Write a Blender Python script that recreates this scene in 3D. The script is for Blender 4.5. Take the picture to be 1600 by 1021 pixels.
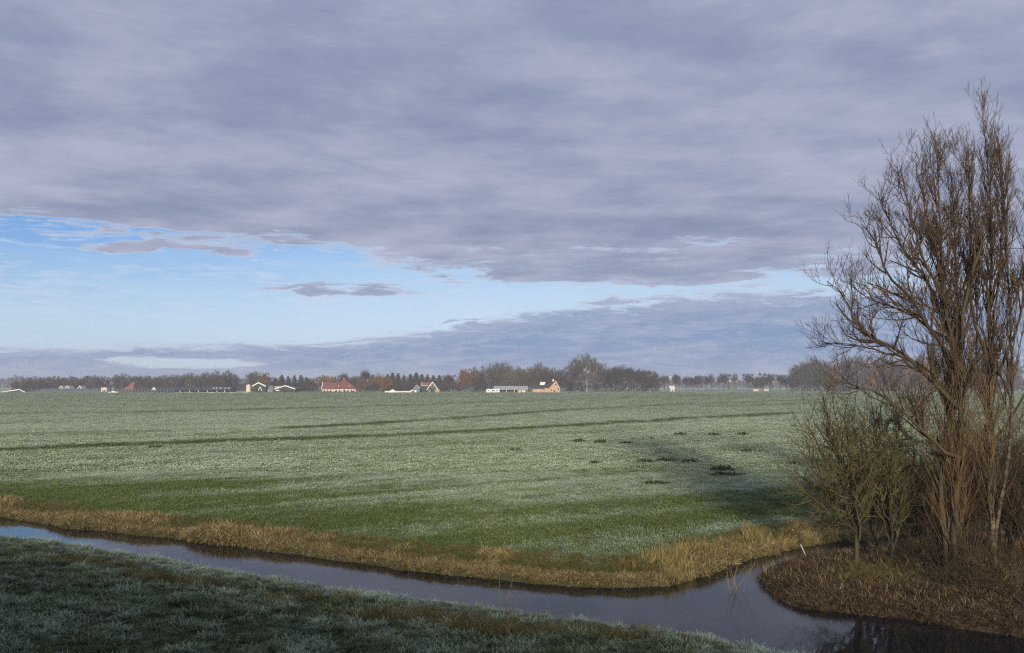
import bpy, math, random
import numpy as np
from mathutils import Vector, Matrix

for o in list(bpy.data.objects):
    bpy.data.objects.remove(o, do_unlink=True)
SC = bpy.context.scene
C = SC.collection
R = math.radians
RNG = np.random.default_rng(7)
random.seed(7)

# ------------------------------------------------------------------ camera
FPX = 1500.0                    # focal length in pixels of the 1600 px wide photograph
HORIZON = 600.0
EYE = 8.0
PITCH = math.atan((HORIZON - 510.5) / FPX)
cam_d = bpy.data.cameras.new('camera')
cam_d.sensor_width = 36.0
cam_d.lens = FPX / 1600.0 * 36.0
cam_d.clip_start = 0.1
cam_d.clip_end = 9000
cam = bpy.data.objects.new('camera', cam_d)
C.objects.link(cam)
cam.location = (0, 0, EYE)
cam.rotation_euler = (math.pi / 2 + PITCH, 0, 0)
SC.camera = cam
SC.render.resolution_x, SC.render.resolution_y = 1024, 653

# ------------------------------------------------------------------ world, sun, exposure
SUN_EL = R(9.6)
SUN_DX = -0.012                  # light travels towards +Y, hardly sideways
SUN_STRENGTH = 3.6
SKY_STRENGTH = 0.10

world = bpy.data.worlds.new('World')
SC.world = world
world.use_nodes = True
wn = world.node_tree
for n in list(wn.nodes):
    wn.nodes.remove(n)


class NT:
    """tiny helper to write node trees as expressions"""
    def __init__(self, tree):
        self.t = tree

    def n(self, typ, **kw):
        nd = self.t.nodes.new(typ)
        for k, v in kw.items():
            setattr(nd, k, v)
        return nd

    def put(self, sock, v):
        if hasattr(v, 'links') or isinstance(v, bpy.types.NodeSocket):
            self.t.links.new(v, sock)
        elif v is not None:
            if isinstance(v, (tuple, list)) and len(v) == 3 and sock.type == 'RGBA':
                v = (*v, 1.0)
            sock.default_value = v

    def m(self, op, a=None, b=None, c=None, clamp=False):
        nd = self.n('ShaderNodeMath', operation=op)
        nd.use_clamp = clamp
        for i, v in enumerate((a, b, c)):
            if v is not None:
                self.put(nd.inputs[i], v)
        return nd.outputs[0]

    def vm(self, op, a=None, b=None):
        nd = self.n('ShaderNodeVectorMath', operation=op)
        for i, v in enumerate((a, b)):
            if v is not None:
                self.put(nd.inputs[i], v)
        return nd.outputs[0]

    def scale(self, a, s):
        nd = self.n('ShaderNodeVectorMath', operation='SCALE')
        self.put(nd.inputs[0], a)
        self.put(nd.inputs['Scale'], s)
        return nd.outputs[0]

    def mix(self, f, a, b):
        nd = self.n('ShaderNodeMix', data_type='RGBA')
        self.put(nd.inputs[0], f)
        self.put(nd.inputs[6], a)
        self.put(nd.inputs[7], b)
        return nd.outputs[2]

    def mixf(self, f, a, b):
        nd = self.n('ShaderNodeMix', data_type='FLOAT')
        self.put(nd.inputs[0], f)
        self.put(nd.inputs[2], a)
        self.put(nd.inputs[3], b)
        return nd.outputs[0]

    def ss(self, v, lo, hi, a=0.0, b=1.0):
        nd = self.n('ShaderNodeMapRange', interpolation_type='SMOOTHSTEP')
        self.put(nd.inputs[0], v)
        for i, q in enumerate((lo, hi, a, b)):
            self.put(nd.inputs[i + 1], q)
        return nd.outputs[0]

    def noise(self, vec, scale, detail=4, rough=0.55, dist=0.0, color=False):
        nd = self.n('ShaderNodeTexNoise')
        self.put(nd.inputs['Vector'], vec)
        self.put(nd.inputs['Scale'], scale)
        nd.inputs['Detail'].default_value = detail
        nd.inputs['Roughness'].default_value = rough
        nd.inputs['Distortion'].default_value = dist
        return nd.outputs[1 if color else 0]

    def curve(self, v, pts):
        """piecewise curve through (x, y) points, x and y within 0..1"""
        nd = self.n('ShaderNodeFloatCurve')
        cv = nd.mapping.curves[0]
        while len(cv.points) < len(pts):
            cv.points.new(0.5, 0.5)
        for p, q in zip(cv.points, pts):
            p.location = q
            p.handle_type = 'AUTO_CLAMPED'
        nd.mapping.update()
        self.put(nd.inputs[1], v)
        return nd.outputs[0]

    def xyz(self, x, y, z):
        nd = self.n('ShaderNodeCombineXYZ')
        for i, v in enumerate((x, y, z)):
            self.put(nd.inputs[i], v)
        return nd.outputs[0]

    def sep(self, v):
        nd = self.n('ShaderNodeSeparateXYZ')
        self.put(nd.inputs[0], v)
        return nd.outputs


W = NT(wn)
sky = W.n('ShaderNodeTexSky', sky_type='NISHITA')
sky.sun_disc = False
sky.sun_elevation = SUN_EL
sky.sun_rotation = R(180) + SUN_DX
sky.altitude = 0
sky.air_density = 1.0
sky.dust_density = 0.6
sky.ozone_density = 6.0
dirn = W.n('ShaderNodeTexCoord').outputs['Generated']
dirn = W.vm('NORMALIZE', dirn)
dx, dy, dz = W.sep(dirn)[:3]
hor = W.m('SQRT', W.m('ADD', W.m('MULTIPLY', dx, dx), W.m('MULTIPLY', dy, dy)))
sinaz = W.m('DIVIDE', dx, W.m('MAXIMUM', hor, 1e-4))
el = W.m('DIVIDE', dz, W.m('MAXIMUM', hor, 1e-4))          # tangent of the elevation
elp = W.m('MAXIMUM', el, 0.0)
# cloud sheet seen in perspective: coordinates on a flat layer far above
inv = W.m('DIVIDE', 1.0, W.m('ADD', W.m('MAXIMUM', dz, 0.0), 0.045))
flat = W.xyz(W.m('MULTIPLY', dx, inv), W.m('MULTIPLY', dy, inv), 3.7)
stretch = W.xyz(W.m('MULTIPLY', sinaz, 4.2), W.m('MULTIPLY', el, 24.0), W.m('MULTIPLY', dy, 1.5))
n_big = W.noise(flat, 0.60, 3, 0.5, 0.1)
n_mid = W.noise(flat, 2.2, 7, 0.56, 0.12)
n_str = W.noise(stretch, 1.6, 5, 0.60, 0.5)
n_fine = W.noise(stretch, 6.0, 6, 0.68, 0.6)
n_brk = W.m('ADD', W.m('MULTIPLY', n_str, 0.42), W.m('MULTIPLY', n_fine, 0.58))
n_c = W.m('SUBTRACT', n_brk, 0.5)
e_w = W.m('ADD', elp, W.m('MULTIPLY', W.m('SUBTRACT', n_str, 0.5), W.m('MINIMUM', W.m('MULTIPLY', elp, 0.6), 0.06)))
sa = W.m('ADD', W.m('MULTIPLY', sinaz, 0.5), 0.5)                  # 0 left, 0.5 ahead, 1 right
E = 4.0                                                            # curves hold 4 x elevation tangent
# lower edge of the cloud deck, top of the low bank, by bearing
deck_e = W.m('DIVIDE', W.curve(sa, [(0.0, 0.60), (0.26, 0.575), (0.33, 0.55), (0.42, 0.52), (0.50, 0.49), (0.62, 0.47), (0.75, 0.45), (1.0, 0.52)]), E)
bank_e = W.m('DIVIDE', W.curve(sa, [(0.0, 0.14), (0.26, 0.135), (0.34, 0.160), (0.40, 0.17), (0.455, 0.225), (0.51, 0.31), (0.56, 0.37), (0.63, 0.40), (0.75, 0.38), (1.0, 0.20)]), E)
cov_deck = W.ss(e_w, W.m('SUBTRACT', deck_e, 0.034), W.m('ADD', deck_e, 0.040))
soft_b = W.m('MULTIPLY', bank_e, 0.55)
cov_bank = W.ss(e_w, W.m('ADD', bank_e, soft_b), W.m('SUBTRACT', bank_e, soft_b))


def band(v, c, half, soft):
    return W.ss(W.m('ABSOLUTE', W.m('SUBTRACT', v, c)), half + soft, half)


# grey streaks floating in the gap
mid_r = W.m('MULTIPLY', band(e_w, 0.126, 0.006, 0.026), W.ss(sinaz, -0.30, -0.02))
mid_l = W.m('MULTIPLY', band(e_w, 0.132, 0.001, 0.016), band(sinaz, -0.33, 0.02, 0.14))
mid_c = W.m('MULTIPLY', W.m('MULTIPLY', band(e_w, 0.100, 0.000, 0.011), band(sinaz, -0.18, 0.02, 0.16)), 0.8)
mid_n = W.m('MULTIPLY', W.m('MULTIPLY', band(e_w, 0.062, 0.000, 0.008), band(sinaz, -0.02, 0.02, 0.12)), 0.85)
cov = W.m('MAXIMUM', W.m('MAXIMUM', cov_deck, cov_bank), W.m('MAXIMUM', W.m('MULTIPLY', mid_r, 0.82), W.m('MULTIPLY', W.m('MAXIMUM', W.m('MAXIMUM', mid_l, mid_c), mid_n), 0.90)))
# bright breaks low over the bank
hole = W.m('MULTIPLY', W.m('MULTIPLY', band(e_w, 0.0200, 0.000, 0.009), band(sinaz, -0.320, 0.0, 0.11)), 0.90)
cov = W.m('SUBTRACT', cov, hole)
dens = W.m('SUBTRACT', W.m('ADD', cov, W.m('MULTIPLY', n_c, 1.9)), 0.5)
mask = W.ss(dens, -0.10, 0.22)
veil = W.m('MULTIPLY', W.ss(n_brk, 0.46, 0.64), 0.6)
deck_dark = (1.58, 1.92, 2.98)
deck_mid = (2.32, 2.58, 3.58)
deck_lite = (3.30, 3.52, 4.45)
bank = (1.55, 2.25, 3.75)
tone = W.ss(W.m('ADD', W.m('ADD', W.m('MULTIPLY', n_big, 0.46), W.m('MULTIPLY', n_mid, 0.46)), W.m('MULTIPLY', n_fine, 0.08)), 0.36, 0.64)
deck = W.mix(tone, deck_dark, deck_lite)
deck = W.mix(0.22, deck, deck_mid)
lowf = W.ss(e_w, 0.045, 0.150)
bank_c = W.mix(W.ss(n_brk, 0.40, 0.62), bank, (2.55, 3.10, 4.35))
cloud = W.mix(lowf, bank_c, deck)
# thin edges of the sheet let light through
thin = W.m('MULTIPLY', W.ss(dens, 0.30, 0.0), 0.55)
cloud = W.mix(thin, cloud, (5.0, 5.5, 6.4))
# clear air: the sky texture, whitened lower down and away from the left by thin vapour
white = W.m('ADD', W.ss(e_w, 0.175, 0.045, 0.0, 0.62), W.ss(sinaz, -0.50, 0.0, 0.0, 0.22), clamp=True)
clear = W.mix(white, W.vm('MULTIPLY', sky.outputs[0], (1.25, 1.0, 1.05)), (4.6, 5.75, 7.0))
clear = W.mix(veil, clear, (4.3, 5.05, 6.3))
skyc = W.mix(mask, clear, cloud)
# below the horizon nothing is seen; keep it a dull ground tone
skyc = W.mix(W.ss(el, -0.02, -0.10), skyc, (0.8, 0.9, 0.8))
bg = W.n('ShaderNodeBackground')
W.put(bg.inputs['Color'], skyc)
bg.inputs['Strength'].default_value = SKY_STRENGTH
wo = W.n('ShaderNodeOutputWorld')
wn.links.new(bg.outputs[0], wo.inputs[0])
world.cycles.sampling_method = 'MANUAL'
world.cycles.sample_map_resolution = 512

sun_d = bpy.data.lights.new('sun', 'SUN')
sun_d.energy = SUN_STRENGTH
sun_d.angle = R(6.0)
sun_d.color = (1.0, 0.86, 0.68)
sun = bpy.data.objects.new('sun', sun_d)
C.objects.link(sun)
sun.rotation_euler = Vector((SUN_DX, 1.0, -math.tan(SUN_EL))).to_track_quat('-Z', 'Y').to_euler()

SC.view_settings.view_transform = 'Standard'
SC.view_settings.look = 'None'
SC.view_settings.exposure = 0.5
SC.view_settings.gamma = 1.0
SC.view_settings.use_curve_mapping = False
cy = SC.cycles
cy.use_denoising = False
cy.filter_width = 1.25
cy.use_adaptive_sampling = True
cy.adaptive_threshold = 0.015
cy.max_bounces = 5
cy.diffuse_bounces = 2
cy.glossy_bounces = 2
cy.transmission_bounces = 2
cy.volume_bounces = 0
cy.transparent_max_bounces = 4
cy.caustics_reflective = False
cy.caustics_refractive = False
cy.sample_clamp_indirect = 4.0

# ------------------------------------------------------------------ helpers
def at(px, py, Y):
    """world point at depth Y on the ray through photograph pixel (px, py)"""
    u = (px - 800.0) / FPX
    v = (510.5 - py) / FPX
    fy = math.cos(PITCH) - v * math.sin(PITCH)
    fz = math.sin(PITCH) + v * math.cos(PITCH)
    t = Y / fy
    return np.array([u * t, Y, EYE + fz * t])


def gp(px, py, z=0.0):
    """point of the level z under photograph pixel (px, py)"""
    u = (px - 800.0) / FPX
    v = (510.5 - py) / FPX
    fy = math.cos(PITCH) - v * math.sin(PITCH)
    fz = math.sin(PITCH) + v * math.cos(PITCH)
    t = (z - EYE) / fz
    return np.array([u * t, fy * t, z])


def _hash(ix, iy, seed):
    h = (ix.astype(np.int64) * 374761393 + iy.astype(np.int64) * 668265263 + seed * 1442695041) & 0xFFFFFFFF
    h = ((h ^ (h >> 13)) * 1274126177) & 0xFFFFFFFF
    h = (h ^ (h >> 16)) & 0xFFFFFFFF
    return h / 4294967295.0


def vnoise(x, y, seed=0):
    ix, iy = np.floor(x), np.floor(y)
    fx, fy = x - ix, y - iy
    fx = fx * fx * (3 - 2 * fx)
    fy = fy * fy * (3 - 2 * fy)
    a = _hash(ix, iy, seed); b = _hash(ix + 1, iy, seed)
    c = _hash(ix, iy + 1, seed); d = _hash(ix + 1, iy + 1, seed)
    return (a * (1 - fx) + b * fx) * (1 - fy) + (c * (1 - fx) + d * fx) * fy


def fbm(x, y, seed=0, oct=4, gain=0.5):
    s = 0; a = 1; t = 0
    for i in range(oct):
        s = s + a * vnoise(x * 2 ** i + 17.3 * i, y * 2 ** i - 9.1 * i, seed + i)
        t += a; a *= gain
    return s / t


def sst(x, a, b):
    t = np.clip((x - a) / (b - a), 0, 1)
    return t * t * (3 - 2 * t)


def poly_dist(x, y, poly, closed=True):
    """signed distance to a polygon, positive inside"""
    P = np.asarray(poly, float)
    n = len(P)
    best = np.full(x.shape, 1e9)
    ins = np.zeros(x.shape, bool)
    for i in range(n if closed else n - 1):
        a = P[i]; b = P[(i + 1) % n]
        e = b - a
        L2 = e @ e + 1e-12
        t = np.clip(((x - a[0]) * e[0] + (y - a[1]) * e[1]) / L2, 0, 1)
        d = (x - a[0] - t * e[0]) ** 2 + (y - a[1] - t * e[1]) ** 2
        best = np.minimum(best, d)
        if closed:
            cond = (a[1] > y) != (b[1] > y)
            xx = a[0] + (y - a[1]) / (e[1] if abs(e[1]) > 1e-12 else 1e-12) * e[0]
            ins ^= cond & (x < xx)
    d = np.sqrt(best)
    return np.where(ins, d, -d) if closed else d


def smooth_line(pts, k=6):
    """Catmull-Rom through the points"""
    P = np.asarray(pts, float)
    P = np.vstack([2 * P[0] - P[1], P, 2 * P[-1] - P[-2]])
    out = []
    for i in range(1, len(P) - 2):
        for t in np.linspace(0, 1, k, endpoint=False):
            out.append(0.5 * (2 * P[i] + (P[i + 1] - P[i - 1]) * t + (2 * P[i - 1] - 5 * P[i] + 4 * P[i + 1] - P[i + 2]) * t * t
                              + (3 * P[i] - P[i - 1] - 3 * P[i + 1] + P[i + 2]) * t ** 3))
    out.append(P[-2])
    return np.array(out)


def mesh_np(name, V, F, smooth=False):
    """mesh from numpy vertices and a list of face arrays (each n x k)"""
    me = bpy.data.meshes.new(name)
    V = np.asarray(V, np.float32)
    if not isinstance(F, (list, tuple)):
        F = [F]
    F = [np.asarray(f, np.int32) for f in F if len(f)]
    me.vertices.add(len(V))
    me.vertices.foreach_set('co', V.ravel())
    nl = sum(f.size for f in F)
    nf = sum(len(f) for f in F)
    me.loops.add(nl)
    me.polygons.add(nf)
    me.loops.foreach_set('vertex_index', np.concatenate([f.ravel() for f in F]))
    ls = []
    s = 0
    for f in F:
        ls.append(s + np.arange(len(f)) * f.shape[1])
        s += f.size
    me.polygons.foreach_set('loop_start', np.concatenate(ls).astype(np.int32))
    if smooth:
        me.polygons.foreach_set('use_smooth', np.ones(nf, bool))
    me.update(calc_edges=True)
    me.validate()
    return me


def attr(me, name, vals, typ='FLOAT', dom='POINT'):
    a = me.attributes.new(name, typ, dom)
    vals = np.asarray(vals)
    if typ == 'FLOAT_VECTOR':
        a.data.foreach_set('vector', vals.astype(np.float32).ravel())
    else:
        a.data.foreach_set('value', vals.astype(np.int32 if typ == 'INT' else np.float32).ravel())


def obj(name, me, mat=None, parent=None, coll=C):
    o = bpy.data.objects.new(name, me)
    coll.objects.link(o)
    if mat is not None and me is not None and not me.materials:
        me.materials.append(mat)
    if parent is not None:
        o.parent = parent
    return o


def tag(o, label=None, cat=None, group=None, kind=None):
    if label: o['label'] = label
    if cat: o['category'] = cat
    if group: o['group'] = group
    if kind: o['kind'] = kind
    return o


def thing(name, label, cat, loc=(0, 0, 0), rotz=0.0, group=None):
    o = bpy.data.objects.new(name, None)
    o.empty_display_size = 0.3
    C.objects.link(o)
    o.location = [float(v) for v in loc]
    o.rotation_euler = (0, 0, rotz)
    return tag(o, label, cat, group)


def copy_tree(src, loc, rotz=0.0, scale=(1, 1, 1), label=None, group=None):
    c = src.copy()
    C.objects.link(c)
    c.location = [float(v) for v in loc]
    c.rotation_euler = (0, 0, rotz)
    c.scale = scale
    if label: c['label'] = label
    if group: c['group'] = group
    for ch in src.children:
        k = ch.copy()
        C.objects.link(k)
        k.parent = c
        for g in ch.children:
            q = g.copy()
            C.objects.link(q)
            q.parent = k
    return c


# ---- small solid shapes gathered into one part
class MB:
    def __init__(self):
        self.v = []; self.f = []

    def add(self, V, F):
        b = len(self.v)
        self.v += [tuple(map(float, p)) for p in V]
        self.f += [[i + b for i in f] for f in F]
        return self

    def box(self, x0, x1, y0, y1, z0, z1):
        V = [(x, y, z) for z in (z0, z1) for y in (y0, y1) for x in (x0, x1)]
        F = [(0, 2, 3, 1), (4, 5, 7, 6), (0, 1, 5, 4), (2, 6, 7, 3), (0, 4, 6, 2), (1, 3, 7, 5)]
        return self.add(V, F)

    def prism(self, poly, axis, a, b):
        """polygon (list of 2D) extruded along axis from a to b; 2D is (x,z) for axis y and (y,z) for axis x"""
        n = len(poly)
        mk = (lambda p, t: (p[0], t, p[1])) if axis == 'y' else (lambda p, t: (t, p[0], p[1]))
        V = [mk(p, a) for p in poly] + [mk(p, b) for p in poly]
        F = [list(range(n)), list(range(2 * n - 1, n - 1, -1))] + [[i, i + n, (i + 1) % n + n, (i + 1) % n] for i in range(n)]
        return self.add(V, F)

    def bar(self, p, q, w, d=None):
        """square bar between two points"""
        p = Vector(p); q = Vector(q)
        t = (q - p).normalized()
        r = Vector((0, 0, 1)) if abs(t.z) < 0.9 else Vector((0, 1, 0))
        u = t.cross(r).normalized() * (w / 2)
        v = t.cross(u).normalized() * ((d or w) / 2)
        V = [p + a * u + b * v for a, b in ((-1, -1), (1, -1), (1, 1), (-1, 1))]
        V += [q + a * u + b * v for a, b in ((-1, -1), (1, -1), (1, 1), (-1, 1))]
        return self.add(V, [(0, 1, 2, 3), (7, 6, 5, 4), (0, 4, 5, 1), (1, 5, 6, 2), (2, 6, 7, 3), (3, 7, 4, 0)])

    def build(self, name, mat, parent=None, smooth=False):
        me = bpy.data.meshes.new(name)
        me.from_pydata(self.v, [], self.f)
        me.update()
        import bmesh
        bm = bmesh.new(); bm.from_mesh(me)
        bmesh.ops.recalc_face_normals(bm, faces=bm.faces)
        bm.to_mesh(me); bm.free()
        if smooth:
            me.polygons.foreach_set('use_smooth', np.ones(len(me.polygons), bool))
        return obj(name, me, mat, parent)


# ---- branches -> tubes
def tube_mesh(name, branches, smooth=True):
    """branches: list of (points n x 3, radii n); thick ones get more sides"""
    groups = {}
    for P, r in branches:
        s = 8 if r[0] > 0.12 else 6 if r[0] > 0.05 else 4 if r[0] > 0.02 else 3
        groups.setdefault((len(P), s), []).append((P, r))
    Vs, Fs, base = [], [], 0
    tone = []
    for (n, s), L in groups.items():
        P = np.array([b[0] for b in L], float)
        rr = np.array([b[1] for b in L], float)
        B = len(L)
        T = np.empty_like(P)
        T[:, 1:-1] = P[:, 2:] - P[:, :-2]
        T[:, 0] = P[:, 1] - P[:, 0]
        T[:, -1] = P[:, -1] - P[:, -2]
        T /= np.linalg.norm(T, axis=2, keepdims=True) + 1e-9
        ref = np.zeros((B, 1, 3))
        m = P[:, -1] - P[:, 0]
        vert = np.abs(m[:, 2]) > 0.8 * np.linalg.norm(m, axis=1)
        ref[vert, 0, 0] = 1
        ref[~vert, 0, 2] = 1
        U = np.cross(T, np.broadcast_to(ref, T.shape))
        U /= np.linalg.norm(U, axis=2, keepdims=True) + 1e-9
        Vv = np.cross(T, U)
        ang = np.arange(s) * 2 * np.pi / s
        ring = P[:, :, None] + rr[:, :, None, None] * (np.cos(ang)[None, None, :, None] * U[:, :, None] + np.sin(ang)[None, None, :, None] * Vv[:, :, None])
        Vs.append(ring.reshape(-1, 3))
        tone.append(np.repeat(RNG.random(B), n * s))
        b0 = base + np.arange(B)[:, None, None] * (n * s)
        i = np.arange(n - 1)[None, :, None] * s
        k = np.arange(s)[None, None, :]
        k2 = (k + 1) % s
        q = np.stack([b0 + i + k, b0 + i + k2, b0 + i + s + k2, b0 + i + s + k], -1).reshape(-1, 4)
        Fs.append(q)
        base += B * n * s
    me = mesh_np(name, np.vstack(Vs), np.vstack(Fs), smooth)
    attr(me, 'tone', np.concatenate(tone))
    return me


def unit(v):
    return v / (np.linalg.norm(v) + 1e-9)


def path(p0, d0, L, n, up, wob, rng):
    pts = [np.array(p0, float)]
    d = unit(np.array(d0, float))
    st = L / (n - 1)
    for i in range(n - 1):
        d = unit(d + np.array([0, 0, up]) / (n - 1) + rng.normal(0, wob, 3))
        pts.append(pts[-1] + d * st)
    return np.array(pts)


def side_dir(t, ang, rng, flat=0.0):
    """a direction leaning ang away from t, turned at random about it"""
    r = rng.normal(size=3)
    r[2] *= (1 - flat)
    u = unit(r - t * (r @ t))
    return unit(t * math.cos(ang) + u * math.sin(ang))


def spread(out, P, r, level, cfg, rng):
    """give a branch its side branches, level by level"""
    if level >= len(cfg['n']):
        return
    seg = np.linalg.norm(np.diff(P, axis=0), axis=1)
    L = seg.sum()
    cnt = cfg['n'][level] * L
    cnt = int(cnt) + (rng.random() < cnt % 1)
    for _ in range(max(cnt, cfg.get('min', [0, 1, 1, 1, 1])[level])):
        t = cfg['t0'][level] + (1 - cfg['t0'][level]) * rng.random() ** 0.85
        s = t * (len(P) - 1)
        i = min(int(s), len(P) - 2)
        p = P[i] + (P[i + 1] - P[i]) * (s - i)
        tg = unit(P[i + 1] - P[i])
        d = side_dir(tg, R(cfg['ang'][level]) * rng.uniform(0.65, 1.3), rng)
        ln = cfg['len'][level] * (1.15 - 0.75 * t) * rng.uniform(0.55, 1.25)
        rad = min(cfg['rad'][level] * rng.uniform(0.8, 1.2), (r[i] + 1e-3) * 0.75)
        n = cfg['seg'][level]
        Q = path(p, d, ln, n, cfg['up'][level], cfg['wob'][level], rng)
        q = np.linspace(rad, max(rad * 0.35, cfg['tip']), n)
        out.append((Q, q))
        spread(out, Q, q, level + 1, cfg, rng)


# ---- scattered growth: instances on the points of one mesh object
def scatter(name, pts, scl, variants, label, cat, frost=None, tilt=0.15, seed=1, extra=None):
    rng = np.random.default_rng(seed)
    n = len(pts)
    me = bpy.data.meshes.new(name)
    me.vertices.add(n)
    me.vertices.foreach_set('co', np.asarray(pts, np.float32).ravel())
    rot = np.stack([rng.normal(0, tilt, n), rng.normal(0, tilt, n), rng.random(n) * 2 * np.pi], 1)
    if extra is not None:
        rot = extra(rot)
    attr(me, 'rot', rot, 'FLOAT_VECTOR')
    attr(me, 'scl', scl, 'FLOAT_VECTOR')
    attr(me, 'pick', rng.integers(0, len(variants), n), 'INT')
    attr(me, 'frost', frost if frost is not None else np.zeros(n))
    attr(me, 'shade', rng.random(n))
    o = obj(name, me)
    tag(o, label, cat, kind='stuff')
    col = bpy.data.collections.new(name + '_source')
    for i, vme in enumerate(variants):
        s = bpy.data.objects.new('%s_blades_%02d' % (name, i), vme)
        col.objects.link(s)
    g = bpy.data.node_groups.new(name + '_scatter', 'GeometryNodeTree')
    g.interface.new_socket('Geometry', in_out='INPUT', socket_type='NodeSocketGeometry')
    g.interface.new_socket('Geometry', in_out='OUTPUT', socket_type='NodeSocketGeometry')
    N, L = g.nodes, g.links
    gi, go = N.new('NodeGroupInput'), N.new('NodeGroupOutput')
    ci = N.new('GeometryNodeCollectionInfo')
    ci.inputs['Collection'].default_value = col
    ci.inputs['Separate Children'].default_value = True
    ci.inputs['Reset Children'].default_value = True
    io = N.new('GeometryNodeInstanceOnPoints')
    io.inputs['Pick Instance'].default_value = True

    def named(nm, dt):
        a = N.new('GeometryNodeInputNamedAttribute')
        a.data_type = dt
        a.inputs['Name'].default_value = nm
        return a.outputs['Attribute']
    e2r = N.new('FunctionNodeEulerToRotation')
    L.new(named('rot', 'FLOAT_VECTOR'), e2r.inputs[0])
    L.new(gi.outputs[0], io.inputs['Points'])
    L.new(ci.outputs[0], io.inputs['Instance'])
    L.new(named('pick', 'INT'), io.inputs['Instance Index'])
    L.new(e2r.outputs[0], io.inputs['Rotation'])
    L.new(named('scl', 'FLOAT_VECTOR'), io.inputs['Scale'])
    L.new(io.outputs[0], go.inputs[0])
    md = o.modifiers.new('scatter', 'NODES')
    md.node_group = g
    return o


def blades(name, mat, n, h, w, spreadr, lean, curl, seed, segs=3, hvar=0.35):
    """a tuft: n curved blades; 'h' runs 0 at the root to 1 at the tip, 'tone' differs per blade"""
    rng = np.random.default_rng(seed)
    V, F, hh, tt = [], [], [], []
    for b in range(n):
        a = rng.random() * 2 * np.pi
        rad = spreadr * math.sqrt(rng.random())
        base = np.array([math.cos(a) * rad, math.sin(a) * rad, -0.03])
        ad = a + rng.normal(0, 0.9)
        out = np.array([math.cos(ad), math.sin(ad), 0])
        H = h * rng.uniform(1 - hvar, 1 + hvar)
        th = abs(rng.normal(lean, lean * 0.5))
        sidev = np.array([-out[1], out[0], 0])
        tw = rng.normal(0, 0.6)
        sidev = sidev * math.cos(tw) + out * math.sin(tw)
        p = base.copy()
        k = len(V)
        tone = rng.random()
        for s in range(segs + 1):
            f = s / segs
            ww = w * (1 - f * 0.85) * 0.5
            V.append(p - sidev * ww); V.append(p + sidev * ww)
            hh += [f, f]; tt += [tone, tone]
            an = th + curl * f * (0.6 + 0.8 * tone)
            p = p + (out * math.sin(an) + np.array([0, 0, math.cos(an)])) * (H / segs)
        for s in range(segs):
            F.append((k + 2 * s, k + 2 * s + 1, k + 2 * s + 3, k + 2 * s + 2))
    me = mesh_np(name, np.array(V), np.array(F))
    attr(me, 'h', hh); attr(me, 'tone', tt)
    me.materials.append(mat)
    return me


# ------------------------------------------------------------------ materials
def new_mat(name):
    m = bpy.data.materials.new(name)
    m.use_nodes = True
    t = m.node_tree
    for n in list(t.nodes):
        t.nodes.remove(n)
    k = NT(t)
    out = k.n('ShaderNodeOutputMaterial')
    b = k.n('ShaderNodeBsdfPrincipled')
    b.inputs['Roughness'].default_value = 0.85
    b.inputs['Specular IOR Level'].default_value = 0.25
    t.links.new(b.outputs[0], out.inputs[0])
    return m, k, b


def attr_node(k, name, typ='GEOMETRY'):
    a = k.n('ShaderNodeAttribute', attribute_type=typ)
    a.attribute_name = name
    return a.outputs['Fac']


def plain(name, col, rough=0.8, var=0.18, scale=1.2, metal=0.0):
    m, k, b = new_mat(name)
    pos = k.n('ShaderNodeNewGeometry').outputs['Position']
    n = k.noise(pos, scale, 5, 0.6)
    dark = tuple(c * (1 - var) for c in col)
    lite = tuple(min(1, c * (1 + var)) for c in col)
    k.put(b.inputs['Base Color'], k.mix(k.ss(n, 0.3, 0.7), dark, lite))
    b.inputs['Roughness'].default_value = rough
    b.inputs['Metallic'].default_value = metal
    return m


FROST = (0.54, 0.64, 0.52)


def ground_mat(name, green_a, green_b, soil, frost_gain, streak):
    m, k, b = new_mat(name)
    pos = k.n('ShaderNodeNewGeometry').outputs['Position']
    x, y, z = k.sep(pos)[:3]
    fr = attr_node(k, 'frost')
    dt = attr_node(k, 'ditch')
    n1 = k.noise(pos, 0.9, 6, 0.65)
    n2 = k.noise(pos, 6.0, 6, 0.7)
    n3 = k.noise(k.xyz(k.m('MULTIPLY', x, 0.05), k.m('MULTIPLY', y, 0.05), 0.0), 1.0, 5, 0.6)
    g = k.mix(k.ss(n1, 0.35, 0.65), green_a, green_b)
    g = k.mix(k.m('MULTIPLY', dt, k.ss(n2, 0.3, 0.6)), g, soil)
    f = k.m('ADD', fr, k.m('MULTIPLY', k.m('SUBTRACT', n2, 0.5), 1.1))
    f = k.m('ADD', f, k.m('MULTIPLY', k.m('SUBTRACT', n1, 0.5), streak))
    f = k.m('ADD', f, k.m('MULTIPLY', k.m('SUBTRACT', n3, 0.5), 0.5))
    f = k.m('MULTIPLY', k.ss(f, 0.15, 1.0), frost_gain)
    k.put(b.inputs['Base Color'], k.mix(f, g, FROST))
    bump = k.n('ShaderNodeBump')
    bump.inputs['Strength'].default_value = 0.9
    bump.inputs['Distance'].default_value = 0.12
    k.put(bump.inputs['Height'], k.m('ADD', k.noise(pos, 2.6, 6, 0.7), k.m('MULTIPLY', n2, 0.4)))
    k.t.links.new(bump.outputs[0], b.inputs['Normal'])
    return m


M_FIELD = ground_mat('frosted_pasture', (0.050, 0.092, 0.022), (0.095, 0.135, 0.042), (0.085, 0.078, 0.030), 0.72, 0.35)
M_DIKE = ground_mat('frosted_dike_turf', (0.022, 0.040, 0.014), (0.050, 0.062, 0.026), (0.06, 0.045, 0.025), 0.6, 0.5)


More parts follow.
